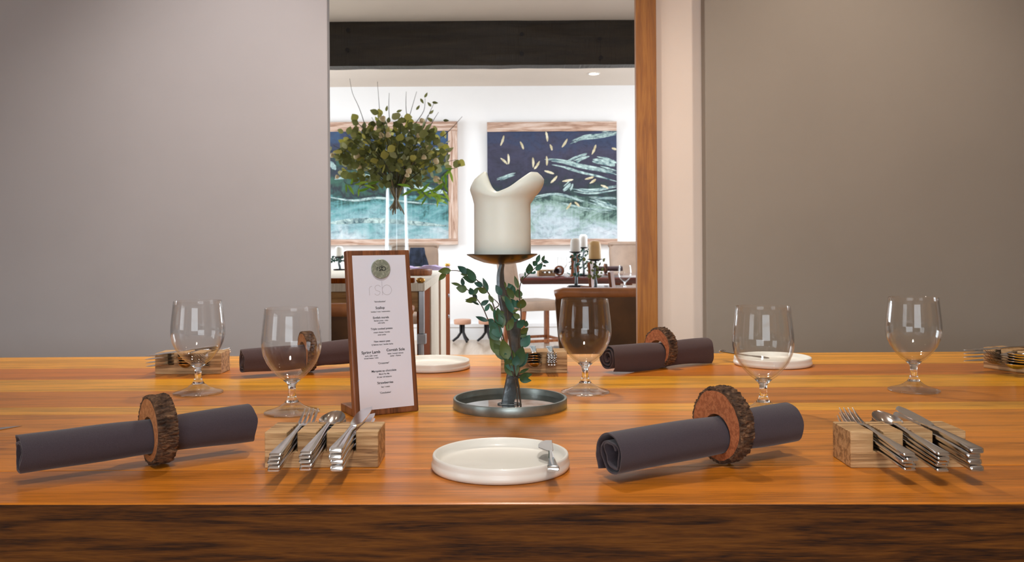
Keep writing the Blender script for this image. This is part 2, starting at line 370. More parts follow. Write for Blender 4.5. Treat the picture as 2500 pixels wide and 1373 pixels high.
bw = MB(); bw.box(-3.6, -1.2, -3.6, -3.5, 0, CF); bw.box(1.2, 3.6, -3.6, -3.5, 0, CF); bw.box(-1.2, 1.2, -3.6, -3.5, 0, 0.75); bw.box(-1.2, 1.2, -3.6, -3.5, 2.25, CF)
struct(bw.build('wall_behind', M_BEIGE))
# windows: timber frames with panes (behind the viewer, and in the side wall of the far room)
def window(name, cx, cy, z0, z1, half, axis):
    fr = MB()
    def bb(a0, a1, zz0, zz1):
        if axis == 'x': fr.box(a0, a1, cy-0.03, cy+0.03, zz0, zz1)
        else: fr.box(cx-0.03, cx+0.03, a0, a1, zz0, zz1)
    c0 = cx if axis == 'x' else cy
    for a in (-half, -0.02, half-0.05): bb(c0+a, c0+a+0.05, z0, z1)
    bb(c0-half, c0+half, z0, z0+0.05); bb(c0-half, c0+half, z1-0.05, z1); bb(c0-half, c0+half, (z0+z1)/2-0.02, (z0+z1)/2+0.02)
    r = struct(fr.build(name, M_TRIM))
    for sgn in (-1, 1):
        p = MB(); a0, a1 = sorted((c0+sgn*0.03, c0+sgn*(half-0.05)))
        if axis == 'x': p.box(a0, a1, cy-0.004, cy+0.004, z0+0.05, z1-0.05)
        else: p.box(cx-0.004, cx+0.004, a0, a1, z0+0.05, z1-0.05)
        p.build('pane', M_PANE, r)
window('window_1', 0, -3.55, 0.75, 2.25, 1.2, 'x')
window('window_2', 3.55, 6.6, 0.8, 2.3, 1.4, 'y')
window('window_4', -3.55, 6.6, 0.8, 2.3, 1.4, 'y')
window('window_5', -3.55, -0.9, 0.8, 2.2, 0.8, 'y')
# dividing wall: grey leaf on the left; oak post, blush strip and taupe leaf on the right
XL = W(801, 400, d=YW).x
sbox('wall_front_left', M_GREY, -3.5, XL, YW, YW+0.035, 0, CF, bevel=0.003)
XP0, XP1 = W(1554, 400, d=YW).x, W(1604, 400, d=YW).x
sbox('trim_1', M_OAK, XP0, XP1, YW, YW+0.03, 0, CF, bevel=0.002)
sbox('wall_front_right', M_BEIGE, XP1-0.03, 3.5, YW+0.032, YW+0.14, 0, CF)
XG = W(1722, 400, d=YW-0.02).x
sbox('wall_leaf_right', M_GREYR, XG, 3.5, YW-0.02, YW+0.03, 0, CF, bevel=0.004)
# veneered wall on the viewer's right: only the glasses see it
sbox('wall_veneer', M_PLY, 3.44, 3.5, -3.0, 1.8, 0, CF)
bb = MB(); bb.box(-3.5, 3.5, YB-0.025, YB, 0, 0.13); bb.box(-3.5, 3.5, YB-0.035, YB, 0.13, 0.165)
struct(bb.build('baseboard_far', M_TRIM))
# dark beam across the passage
def beam():
    p0, p1 = W(1250, 47, d=5.46), W(1250, 159, d=5.46)
    n, m = 120, 12; z0, z1, y0, y1 = p1.z, p0.z+0.02, 5.46, 5.575
    mb = MB(); v = []; f = []
    ring = [(y0, z0+(z1-z0)*j/m) for j in range(m+1)]+[(y1, z1-(z1-z0)*j/4) for j in range(5)]
    for k in range(n+1):
        x = -3.5+7.0*k/n
        for (y, z) in ring:
            a = noise.noise((x*3, z*14, y*5))*0.007+noise.noise((x*11, z*25, 1))*0.003
            v.append((x, y+a*(1 if y < 5.5 else -1), z+noise.noise((x*6, y*9, 4))*0.004))
    r = len(ring)
    for k in range(n):
        for j in range(r): f.append((k*r+j, k*r+(j+1) % r, (k+1)*r+(j+1) % r, (k+1)*r+j))
    f.append(tuple(range(r))); f.append(tuple(n*r+j for j in range(r)))
    mb.add(v, f); o = mb.build('ceiling_beam', M_BEAM, smooth='auto'); struct(o)
    for px, py in ((850, 74), (848, 122), (1274, 84), (1274, 131), (1464, 96), (1467, 141)):
        c = W(px, py, d=5.452); h = MB().lathe([(0, -0.004), (0.011, -0.004), (0.013, 0.006), (0, 0.006)], 10, Matrix.Rotation(PI/2, 4, 'X'))
        h.build('nail_hole_shade', M_BLACK, o, loc=c)  # solid black disc stands in for the shade inside each hole
beam()
struct(MB().box(-3.5, 3.5, 5.5, 5.6, CF-0.02, CB+0.06).build('wall_above_beam', M_CEIL))
# roof-light kerb
k = MB(); k.box(-1.46, -1.4, 5.9, 7.5, CB+0.08, CB+0.25); k.box(1.8, 1.86, 5.9, 7.5, CB+0.08, CB+0.25); k.box(-1.46, 1.86, 5.84, 5.9, CB+0.08, CB+0.25); k.box(-1.46, 1.86, 7.5, 7.56, CB+0.08, CB+0.25)
struct(k.build('window_3', M_TRIM))

# ceiling spotlights (a lamp with a lens and a ring each)
def downlight(label, loc, power, cone=110, color=(1.0, 0.80, 0.58), aim=(0, 0), soft=0.05, lens=M_LAMP):
    t = thing('downlight', label, 'ceiling light', loc, group='recessed ceiling spotlights')
    MB().lathe([(0.043, -0.002), (0.056, -0.002), (0.058, -0.006), (0.044, -0.008), (0.043, -0.002)], 32).build('ring', M_TRIM, t, smooth='auto')
    MB().lathe([(0, -0.0015), (0.043, -0.0015), (0.043, -0.004), (0, -0.004)], 32).build('lens', lens, t)
    l = bpy.data.lights.new('spot', 'SPOT'); l.energy = power; l.color = color; l.spot_size = math.radians(cone); l.spot_blend = 1.0; l.shadow_soft_size = soft
    s = bpy.data.objects.new('spot', l); COL.objects.link(s); s.parent = t; s.location = (0, 0, -0.07); s.rotation_euler = (aim[0], aim[1], 0)
    return t
p = W(1450, 179, h=CB)
downlight('small lit recessed spotlight in the far ceiling beside the dark beam', (p.x, p.y, CB), 8)
downlight('recessed spotlight over the middle of the long table', (0.0, 1.95, CF), 56, 115, (1.0, 0.92, 0.82))
downlight('recessed spotlight washing the left grey wall', (-0.72, 1.80, CF), 54, 88, (1.0, 0.93, 0.90), (0.46, 0))
downlight('recessed spotlight washing the right taupe wall', (0.98, 1.80, CF), 34, 90, (1.0, 0.87, 0.74), (0.50, 0))
downlight('added unseen fill spotlight brightening the near side of the table', (0.15, 0.15, CF), 44, 75, (1.0, 0.95, 0.90), (0.5, 0), 0.12)  # added fill lamp, tilted forward to brighten candle, menu and napkins
downlight('recessed spotlight in the ceiling before the dark beam', (0.9, 4.4, CF), 8, 120)

# ================================================================== THE LONG TABLE
YF, YBK = 0.84, W(1250, 866, h=T).y
def table():
    t = thing('dining_table', 'long polished oak dining table of wide planks with dark front edge', 'table')
    ys = [YF]+[W(1250, y, h=T).y for y in (1143, 1062, 1006, 988, 950, 921, 894)]+[YBK]
    xs = 1.75; order = [7, 6, 5, 4, 3, 2, 1, 0]
    for k in range(len(ys)-1):
        a, b = ys[k], ys[k+1]
        mb = MB(); sk = -0.018 if k == 0 else 0.0
        v = [(-xs, a-sk*xs, T-0.045), (xs, a+sk*xs, T-0.045), (-xs, b, T-0.045), (xs, b, T-0.045), (-xs, a-sk*xs, T), (xs, a+sk*xs, T), (-xs, b, T), (xs, b, T)]
        mb.add(v, [(0, 2, 3, 1), (4, 5, 7, 6), (0, 1, 5, 4), (2, 6, 7, 3), (0, 4, 6, 2), (1, 3, 7, 5)])
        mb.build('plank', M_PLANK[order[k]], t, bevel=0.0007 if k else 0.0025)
    fr = MB(); sk = -0.018
    v = [(x, y, z) for z in (T-0.125, T-0.0455) for (x, y) in ((-xs, YF+0.002+0.018*xs), (xs, YF+0.002-0.018*xs), (xs, YF+0.05), (-xs, YF+0.05+0.03))]
    fr.add(v, [(0, 3, 2, 1), (4, 5, 6, 7), (0, 1, 5, 4), (1, 2, 6, 5), (2, 3, 7, 6), (3, 0, 4, 7)])
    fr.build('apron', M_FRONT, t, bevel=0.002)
    MB().box(-xs, xs, YBK-0.05, YBK-0.01, T-0.125, T-0.0455).build('apron', M_FRONT, t)
    # the dark sawn front edge of the slab
    e = MB(); v = [(x, y, z) for z in (T-0.1255, T-0.0012) for (x, y) in ((-xs, YF-0.0012+0.018*xs), (xs, YF-0.0012-0.018*xs), (xs, YF+0.001-0.018*xs), (-xs, YF+0.001+0.018*xs))]
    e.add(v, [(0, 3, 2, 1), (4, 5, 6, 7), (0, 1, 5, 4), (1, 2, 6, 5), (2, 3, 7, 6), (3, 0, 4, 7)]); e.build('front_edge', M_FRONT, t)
    for x in (-1.55, 1.55):
        for y in (1.0, YBK-0.12): MB().box(x-0.05, x+0.05, y-0.05, y+0.05, 0, T-0.0455).build('leg', M_FRONT, t, bevel=0.004)
table()

# ================================================================== CUTLERY
def rsec(y, hw, th, z, n=12, xo=0.0):
    out = []
    for j in range(n):
        a = 2*PI*j/n; c, s = math.cos(a), math.sin(a)
        out.append((xo+hw*math.copysign(abs(c)**0.45, c), y, z+th/2+th/2*math.copysign(abs(s)**0.6, s)))
    return out
def handle_mesh(name, end_w, thick, length, neck_w, neck_t):
    secs = [(0.0, end_w*0.86, thick*0.55), (0.0012, end_w*0.97, thick*0.95), (0.004, end_w, thick), (length*0.25, end_w*0.84, thick*0.97),
            (length*0.5, end_w*0.64, thick*0.93), (length*0.75, end_w*0.46, thick*0.9), (length*0.92, neck_w*1.05, neck_t*1.05), (length, neck_w, neck_t)]
    return MB().loft([rsec(y, w_, t_, 0) for (y, w_, t_) in secs]).mesh(name, M_STEEL, 'auto')
HF = handle_mesh('fork_handle', 0.0067, 0.0032, 0.112, 0.0026, 0.0030)
HS = handle_mesh('spoon_handle', 0.0067, 0.0032, 0.115, 0.0024, 0.0030)
HK = handle_mesh('knife_handle', 0.0074, 0.0058, 0.098, 0.0040, 0.0040)
fm = MB()
fm.loft([rsec(0.110, 0.0026, 0.003, 0), rsec(0.116, 0.0045, 0.0024, -0.001), rsec(0.122, 0.0085, 0.002, -0.0028), rsec(0.130, 0.0098, 0.0018, -0.004), rsec(0.136, 0.0098, 0.0018, -0.0038)])
for xt in (-0.0081, -0.0027, 0.0027, 0.0081):
    fm.loft([rsec(0.135, 0.0017, 0.0018, -0.0039, 8, xt), rsec(0.150, 0.0015, 0.0017, -0.0018, 8, xt), rsec(0.162, 0.0012, 0.0015, 0.0020, 8, xt*0.98), rsec(0.172, 0.0006, 0.0010, 0.0066, 8, xt*0.97)])
HEADF = fm.mesh('fork_head', M_STEEL, 'auto')
def spoon_bowl():
    nu, nv = 20, 14; mb = MB(); sides = []
    for off in (0.0, 0.0009):
        grid = []
        for i in range(nu+1):
            u = i/nu; y = 0.112+0.052*u
            wd = 0.0022+0.0128*(math.sin(PI*min(1, u**0.85))**0.62 if 0 < u < 1 else 0)
            if u == 1: wd = 0.0004
            for j in range(nv+1):
                t = -1+2*j/nv
                dep = 0.0085*math.sin(PI*u)**0.8*(1-t*t)**0.8 if 0 < u < 1 else 0
                grid.append((wd*t, y, 0.0018-dep-off+0.003*u*u))
        sides.append(grid)
    n = nv+1; o = len(sides[0]); v = sides[0]+sides[1]; f = []
    for i in range(nu):
        for j in range(nv):
            a = i*n+j; f.append((a, a+1, a+n+1, a+n)); f.append((a+o, a+n+o, a+n+1+o, a+1+o))
        for j in (0, nv):
            a = i*n+j; f.append((a, a+n, a+n+o, a+o))
    mb.add(v, f); return mb.mesh('spoon_bowl', M_STEEL, 'auto')
BOWL = spoon_bowl()
kb = MB()
ks = [(0.096, -0.0035, 0.0035, 0.0036), (0.103, -0.0045, 0.0055, 0.0022), (0.112, -0.0060, 0.0075, 0.0016), (0.135, -0.0072, 0.0085, 0.0014), (0.160, -0.0070, 0.0085, 0.0013), (0.175, -0.0045, 0.0080, 0.0011), (0.184, 0.0005, 0.0068, 0.0009), (0.189, 0.0045, 0.0060, 0.0006)]
kb.loft([[(x0, y, 0.0028-t_/2), ((x0+x1)/2, y, 0.0028-t_/2*0.8), (x1, y, 0.0028-t_/2*1.1), (x1, y, 0.0028+t_/2*1.1), ((x0+x1)/2, y, 0.0028+t_/2*0.8), (x0, y, 0.0028+t_/2*0.4)] for (y, x0, x1, t_) in ks])
BLADE = kb.mesh('knife_blade', M_STEEL, 'auto')
KIND = {'fork': (HF, 'head', HEADF, 0.0043, 'four-tined fork'), 'spoon': (HS, 'bowl', BOWL, 0.0046, 'oval spoon'), 'knife': (HK, 'blade', BLADE, 0.0066, 'table knife')}
BLK_W, BLK_D, BLK_H, SLOT = 0.126, 0.054, 0.040, 0.0112
def block_mesh():
    xs = [-0.0325, 0.0, 0.0325]; poly = [(-BLK_W/2, 0), (BLK_W/2, 0), (BLK_W/2, BLK_H)]
    for x in reversed(xs): poly += [(x+SLOT/2, BLK_H), (x+SLOT/2, 0.018), (x-SLOT/2, 0.018), (x-SLOT/2, BLK_H)]
    poly += [(-BLK_W/2, BLK_H)]
    return MB().prism(poly, 0, BLK_D).mesh('cutlery_block', M_BLOCKW, False, 0.0008, 1)
BLOCK = block_mesh()
ORD = {5: ['lowest', 'second lowest', 'middle', 'second highest', 'topmost'], 4: ['lowest', 'second lowest', 'second highest', 'topmost'], 3: ['lowest', 'middle', 'topmost'], 1: ['only']}
def cutlery_block(blabel, where, front_mid, yaw, stacks, flip=False, splay=(0, 0, 0), seed=1, tilt=None, out=0.0):
    """front_mid = middle of the lower front edge; stacks = three (kind, count); flip = tools laid in from the far side"""
    rr = random.Random(seed)
    base = Matrix.Translation(front_mid) @ Matrix.Rotation(yaw, 4, 'Z')
    b = place('cutlery_block', BLOCK, mtx=base); tag(b, blabel, 'cutlery block', 'slotted wooden cutlery blocks')
    for s, (kind, n) in enumerate(stacks):
        if not n: continue
        hm, hn, hmesh, pitch, words = KIND[kind]
        for i in range(n):
            z = 0.0183+i*pitch+(0.0042 if kind == 'fork' else 0.0072 if kind == 'spoon' else 0.0)*(0.0)
            tl = (0.028+0.007*i) if tilt is None else tilt
            dx = rr.uniform(-0.0012, 0.0012); ry = rr.uniform(-0.012, 0.012)+splay[s]
            pull = -0.076+rr.uniform(-0.004, 0.003)
            xs = -0.0325+0.0325*s
            if not flip:
                m = Matrix.Translation((xs+dx, 0, z)) @ Matrix.Rotation(ry, 4, 'Z') @ Matrix.Rotation(tl, 4, 'X') @ Matrix.Translation((0, pull, 0))
            else:
                m = Matrix.Translation((xs+dx, 0.006, z)) @ Matrix.Rotation(PI+ry, 4, 'Z') @ Matrix.Rotation(tl*0.4, 4, 'X') @ Matrix.Translation((0, pull-0.048+out, 0))
            e = thing('table_'+kind if kind == 'knife' else 'table_'+kind, 'stainless %s, %s in the stack in %s' % (words, ORD[n][i], where), kind, group='stacked cutlery in wooden blocks')
            e.matrix_world = base @ m
            place('handle', hm, e); place(hn, hmesh, e)
fork5, spoon5, knife4 = ('fork', 5), ('spoon', 5), ('knife', 4)
def fm_(px, py): return W(px, py, h=T)+Vector((0, 0, 0.0))
cutlery_block('olive wood cutlery block in front of the menu stand', 'the block before the menu', fm_(785, 1143), 0.0, [fork5, spoon5, knife4], seed=3, splay=(0.01, 0.0, -0.02))
cutlery_block('olive wood cutlery block nearest the right front corner', 'the right front block', fm_(2218, 1143), 0.0, [fork5, spoon5, knife4], seed=5)
cutlery_block('olive wood cutlery block behind the leftmost wine glass', 'the block behind the leftmost glass', fm_(459, 914), 0.0, [knife4, spoon5, fork5], True, (-0.36, -0.02, 0), 8)
cutlery_block('olive wood cutlery block behind the candle holder', 'the block behind the candle holder', fm_(1304, 911), 0.0, [knife4, spoon5, fork5], True, (0, 0, 0), 9)
q = W(2492, 916, h=T)
cutlery_block('olive wood cutlery block cut off by the right picture edge', 'the block at the right edge', q+Vector((0.008, 0.035, 0)), -1.12, [knife4, fork5, spoon5], True, (0, 0, 0), 12, out=0.03)
q = W(-120, 1128, h=T)
cutlery_block('olive wood cutlery block beyond the left picture edge', 'the block beyond the left edge', q+Vector((-0.075, 0.0, 0)), 0.0, [('fork', 0), ('spoon', 0), ('knife', 1)], False, (0, 0, -0.75), 14)

# ================================================================== PLATES
R_PL = 0.0765
def plate_mesh():
    R = R_PL
    prof = [(0, 0.0), (R*0.90, 0.0), (R*0.985, 0.001), (R, 0.0035), (R, 0.0065), (R*0.988, 0.0085), (R*0.982, 0.0105), (R*0.985, 0.0140), (R*0.975, 0.0162), (R*0.955, 0.0168), (R*0.935, 0.0155), (R*0.918, 0.0110), (R*0.895, 0.0075), (R*0.86, 0.0062), (0, 0.0058)]
    return MB().lathe(prof, 96).mesh('side_plate', M_PLATE, True)
PLATE = plate_mesh()
def plate(label, px, front_py):
    pf = W(px, front_py, h=T); d = pf.y+R_PL
    o = place('side_plate', PLATE, loc=(W(px, HY, d=d).x, d, T)); return tag(o, label, 'plate', 'cream side plates')
p1 = plate('cream side plate at the front of the table with a spreader', 1219, 1188)
p2 = plate('cream side plate half hidden behind the menu stand', 1052, 913)
p3 = plate('cream side plate behind the tall right wine glass', 1884, 904)
def spreader_meshes():
    h = MB().loft([rsec(0.0, 0.0060, 0.0035, 0), rsec(0.0015, 0.0064, 0.0058, -0.0004), rsec(0.0055, 0.0064, 0.0058, -0.0004), rsec(0.008, 0.0060, 0.0030, 0), rsec(0.05, 0.0034, 0.0026, 0), rsec(0.078, 0.0020, 0.0024, 0)]).mesh('spreader_handle', M_STEEL, 'auto')
    out = [(-0.0020, 0.076), (0.0022, 0.076), (0.0036, 0.082), (0.0040, 0.128), (-0.0040, 0.128), (-0.0088, 0.122), (-0.0118, 0.112), (-0.0130, 0.100), (-0.0125, 0.094)]
    b = MB(); n = len(out)
    b.add([(x, y, 0.0006) for x, y in out]+[(x, y, 0.0020) for x, y in out], [tuple(range(n-1, -1, -1)), tuple(range(n, 2*n))]+[(j, (j+1) % n, (j+1) % n+n, j+n) for j in range(n)])
    return h, b.mesh('spreader_blade', M_STEEL, False, 0.0004, 1)
SPH, SPB = spreader_meshes()
def spreader(label, a, b):
    a, b = Vector(a), Vector(b); d = b-a
    e = thing('butter_spreader', label, 'knife', group='butter spreaders'); e.location = a
    e.rotation_euler = (math.atan2(d.z, math.hypot(d.x, d.y)), 0, math.atan2(d.y, d.x)-PI/2)
    place('handle', SPH, e); place('blade', SPB, e)
hz = T+0.0172
a = W(1351, 1152, h=hz); b = W(1338, 1072, h=hz+0.001); spreader('short steel butter spreader on the front side plate', a, b)
c3 = p3.location
spreader('short steel butter spreader on the plate behind the right glass', (c3.x-0.088, c3.y+0.062, hz), (c3.x-0.020, c3.y-0.052, hz))

# ================================================================== WINE GLASSES
def glass_meshes():
    outer = [(0.0025, 0.0455), (0.0075, 0.0465), (0.0125, 0.0490), (0.0200, 0.0545), (0.0285, 0.0635), (0.0360, 0.0745), (0.0410, 0.0860), (0.0432, 0.0970), (0.0434, 0.1050), (0.0428, 0.1150), (0.0414, 0.1280), (0.0398, 0.1420), (0.0384, 0.1540)]
    inner = [(0.0374, 0.1540), (0.0388, 0.1420), (0.0404, 0.1280), (0.0418, 0.1150), (0.0424, 0.1050), (0.0422, 0.0970), (0.0400, 0.0862), (0.0348, 0.0752), (0.0270, 0.0648), (0.0182, 0.0562), (0.0105, 0.0512), (0.0055, 0.0495), (0.0, 0.0490)]
    bowl = MB().lathe(outer+[(0.0381, 0.1544), (0.0377, 0.1544)]+inner, 72).mesh('glass_bowl', M_GLASS, True)
    stem = MB().lathe([(0, 0.0462), (0.0125, 0.0488), (0.0075, 0.0440), (0.0058, 0.0400), (0.0054, 0.0340), (0.0056, 0.0270), (0.0072, 0.0215), (0.0105, 0.0165), (0.0, 0.0163)], 48).mesh('glass_stem', M_SOLID, True)
    foot = MB().lathe([(0.0, 0.0163), (0.0105, 0.0163), (0.0170, 0.0110), (0.0260, 0.0070), (0.0360, 0.0043), (0.0398, 0.0031), (0.0404, 0.0018), (0.0396, 0.0003), (0.0300, 0.0008), (0.0, 0.0020)], 64).mesh('glass_foot', M_FOOT, True)
    return bowl, stem, foot
GB, GS, GF = glass_meshes()
def wine_glass(label, loc, rz=0.0, sc=1.0):
    e = thing('wine_glass', label, 'glass', loc, (0, 0, rz), 'stemmed water glasses'); e.scale = (sc, sc, sc)
    place('bowl', GB, e); place('stem', GS, e); place('foot', GF, e)
wine_glass('empty stemmed glass farthest left, before the cutlery block', W(484, 961, h=T))
wine_glass('empty stemmed glass just left of the menu stand', W(713, 1009, h=T))
wine_glass('empty stemmed glass right of the candle holder', W(1429, 959, h=T))
wine_glass('empty stemmed glass behind the right front napkin roll', W(1864, 1009, h=T))
wine_glass('empty stemmed glass farthest right on the table', W(2231, 955, h=T))

# ================================================================== NAPKINS IN LOG-SLICE RINGS
def napkin_mesh(L, R, xr, mat, seed, mirror=1, ends=(1.0, 1.0), turns=3.1, tail=0.020, r0=0.0055):
    rr = random.Random(seed); nx, ns = 28, 84; th = 0.0015
    amax = turns*2*PI; secs = []
    ph = rr.uniform(0, 6)
    for i in range(nx+1):
        t = i/nx; x = -L/2+L*t
        Rx = R*(1-0.10*math.exp(-((x-xr)/0.035)**2))*(ends[0]+(ends[1]-ends[0])*t)
        inner, outer = [], []
        pts = []
        for j in range(ns+1):
            a = amax*j/ns; r = r0+(Rx-r0)*(a/amax)
            wob = 1+0.05*noise.noise((x*16+seed, a*0.55, ph))+0.035*math.sin(2*a+ph)*(abs(t-0.5)*2)**2
            if j < ns*0.55: wob += (0.16+0.5*(r0 > 0.006)*(1-j/(ns*0.55)))*noise.noise((a*1.3, seed*3.1, x*5))
            th_ = amax-a                          # outer end finishes on the far side
            pts.append((r*wob*math.cos(th_), r*wob*math.sin(th_)))
        y0, z0 = pts[-1]
        for j in range(1, 7):                     # the loose edge hangs straight down
            pts.append((y0+0.0022*math.sin(j*0.5), z0-tail*j/6*(0.85+0.15*math.sin(x*30+ph))))
        for j, (y, z) in enumerate(pts):
            q0 = pts[max(j-1, 0)]; q1 = pts[min(j+1, len(pts)-1)]
            dy, dz = q1[0]-q0[0], q1[1]-q0[1]; l = math.hypot(dy, dz) or 1
            ny, nz = dz/l*th/2, -dy/l*th/2
            dxx = 0.0035*noise.noise((y*60, z*60, seed+5))*(1 if abs(t-0.5) > 0.45 else 0)
            inner.append((x+dxx, (y-ny)*mirror, z-nz)); outer.append((x+dxx, (y+ny)*mirror, z+nz))
        secs.append(inner+outer[::-1])
    mb = MB(); mb.loft(secs, caps=False)
    n = len(secs[0]); h = n//2; f = []
    for s in (0, nx):
        for j in range(h-1): f.append((s*n+j, s*n+j+1, s*n+n-2-j, s*n+n-1-j))
    mb.f += f
    return mb.mesh('napkin_cloth', mat, 'auto')
def ring_meshes(R, hole, th, seed, wmat, oz=0.0):
    n = 80
    def ro(a): return R*(1+0.045*noise.noise((math.cos(a)*1.6+seed, math.sin(a)*1.6, seed))+0.012*noise.noise((math.cos(a)*6, math.sin(a)*6, seed)))
    def rh(a): return hole*(1+0.05*noise.noise((math.cos(a)*1.2+seed+9, math.sin(a)*1.2, 1)))
    v = []; f = []
    for k in range(n):
        a = 2*PI*k/n; c, s = math.cos(a), math.sin(a); q = ro(a)-0.0035; h = rh(a); hc, hs = h*c, h*s+oz
        for (x, g) in ((-th/2, 0), (-th/2, 0.5), (-th/2, 1), (th/2, 1), (th/2, 0.5), (th/2, 0)): v.append((x, hc+(q*c-hc)*g, hs+(q*s-hs)*g))
    for k in range(n):
        for j in range(6): f.append((k*6+j, k*6+(j+1) % 6, ((k+1) % n)*6+(j+1) % 6, ((k+1) % n)*6+j))
    body = MB().add(v, f).mesh('log_slice', wmat, 'auto')
    v = []; f = []; m = 14; n2 = 180
    for k in range(n2):
        a = 2*PI*k/n2; c, s = math.cos(a), math.sin(a); q = ro(a)
        ringp = [(-th/2, q-0.0036)]+[(-th/2+th*j/(m-1), None) for j in range(m)]+[(th/2, q-0.0036)]
        for (x, r) in ringp:
            if r is None:
                b = noise.noise((x*90, a*9+seed, 3))+0.7*noise.noise((x*200, a*26, seed)); ridge = abs(noise.noise((x*70+seed, a*13, 8)))
                r = q-0.0014+0.0014*b+0.0022*min(1, ridge*3)-0.0008*(abs(x)/(th/2))**6
            v.append((x*1.01, r*c, r*s))
    w_ = m+2
    for k in range(n2):
        for j in range(w_-1): f.append((k*w_+j, k*w_+j+1, ((k+1) % n2)*w_+j+1, ((k+1) % n2)*w_+j))
    bark = MB().add(v, f).mesh('bark_band', M_BARK, False)
    return body, bark
def napkin_roll(nl, rl, A, B, R, xr_t, ringR, hole, th, mat, wmat, seed, mirror=1, ends=(1, 1), tail=0.02, roll=0.0, ring_yaw=0.0, turns=3.1, r0=0.0055):
    A, B = Vector(A), Vector(B); d = B-A; L = d.length; mid = (A+B)/2
    yaw = math.atan2(d.y, d.x); pitch = -math.asin(d.z/L)
    rot = Matrix.Rotation(yaw, 4, 'Z') @ Matrix.Rotation(pitch, 4, 'Y')
    o = place('napkin', napkin_mesh(L, R, -L/2+L*xr_t, mat, seed, mirror, ends, tail=tail, turns=turns, r0=r0), mtx=Matrix.Translation(mid) @ rot @ Matrix.Rotation(roll, 4, 'X'))
    tag(o, nl, 'napkin', 'rolled linen napkins')
    rc = A+d*xr_t
    low0 = ringR*math.cos(pitch)+th/2*abs(math.sin(pitch))
    body, bark = ring_meshes(ringR, hole, th, seed, wmat, rc.z-(T+low0))
    low = min((rot @ v.co).z for v in bark.vertices)
    e = thing('napkin_ring', rl, 'napkin ring', group='log-slice napkin rings')
    e.matrix_world = Matrix.Translation((rc.x, rc.y, T-low)) @ Matrix.Rotation(ring_yaw, 4, 'Z') @ rot
    place('log_slice', body, e); place('bark', bark, e)
A = W(46, 1113, d=0.915); B = W(612, 1035, d=1.06)
napkin_roll('charcoal linen napkin rolled up at the front left corner', 'log slice ring with dark furrowed bark around the front left napkin', A, B, 0.0222, 0.565, 0.0385, 0.0215, 0.0215, M_NAPK, M_SLICE, 2, ends=(0.95, 1.08), ring_yaw=0.05, turns=2.4, r0=0.009)
A = W(1490, 1112, d=0.915); B = W(1928, 1034, d=1.03)
napkin_roll('charcoal linen napkin rolled up at the front right', 'log slice ring with cracked bark around the front right napkin', A, B, 0.0232, 0.60, 0.0415, 0.0222, 0.0190, M_NAPK, M_SLICE2, 5, ends=(1.0, 1.08), tail=0.023, turns=2.4, r0=0.009)
A = W(590, 884, d=1.64); B = W(900, 856, d=1.76)
napkin_roll('mulberry linen napkin rolled up behind the menu stand', 'log slice ring seen through the glass beside the menu', A, B, 0.0275, 0.50, 0.0385, 0.0262, 0.019, M_NAPK2, M_SLICE, 11, mirror=-1, ends=(0.85, 1.0), tail=0.016, roll=0.2)
A = W(1482, 875, d=1.665); B = W(1722, 853, d=1.80)
napkin_roll('mulberry linen napkin rolled up at the back right', 'log slice ring with rust bark around the back right napkin', A, B, 0.0245, 0.53, 0.0385, 0.0255, 0.020, M_NAPK2, M_SLICE2, 17, mirror=-1, ends=(1.0, 1.0), tail=0.022, roll=0.3)

# ================================================================== MENU STAND
def text_mesh(s, mat):
    cu = bpy.data.curves.new('lettering', 'FONT'); cu.body = s; cu.align_x = 'CENTER'; cu.align_y = 'CENTER'; cu.resolution_u = 3; cu.offset = 0.02
    ob = bpy.data.objects.new('lettering', cu); COL.objects.link(ob)
    me = bpy.data.meshes.new_from_object(ob.evaluated_get(bpy.context.evaluated_depsgraph_get()))
    bpy.data.objects.remove(ob); bpy.data.curves.remove(cu); me.materials.clear(); me.materials.append(mat); return me
def stroke_letters(mb, u, s, wid, y):
    """thin monoline r s b; u = centre (x, z), s = letter height"""
    def ribbon(pts):
        tp = [(u[0]+p[0]*s, y, u[1]+p[1]*s) for p in pts]; n = len(tp); v = []; f = []
        for k, p in enumerate(tp):
            a = tp[max(k-1, 0)]; b = tp[min(k+1, n-1)]; dx, dz = b[0]-a[0], b[2]-a[2]; l = math.hypot(dx, dz) or 1
            v += [(p[0]-dz/l*wid/2, y, p[2]+dx/l*wid/2), (p[0]+dz/l*wid/2, y, p[2]-dx/l*wid/2)]
        for k in range(n-1): f.append((2*k, 2*k+1, 2*k+3, 2*k+2))
        mb.add(v, f)
    arc = lambda cx, cz, r, a0, a1, n=14: [(cx+r*math.cos(a0+(a1-a0)*k/n), cz+r*math.sin(a0+(a1-a0)*k/n)) for k in range(n+1)]
    ribbon([(-0.86, -0.36), (-0.86, 0.10)]+arc(-0.66, 0.10, 0.20, PI, PI*0.45))
    ribbon(arc(-0.20, 0.13, 0.24, PI*0.15, PI*0.9)+[(-0.36, 0.0), (-0.06, -0.10)]+arc(-0.26, -0.14, 0.22, 0, -PI*0.85))
    ribbon([(0.14, 0.64), (0.14, -0.36)]); ribbon(arc(0.50, 0.0, 0.36, 0, 2*PI, 26))
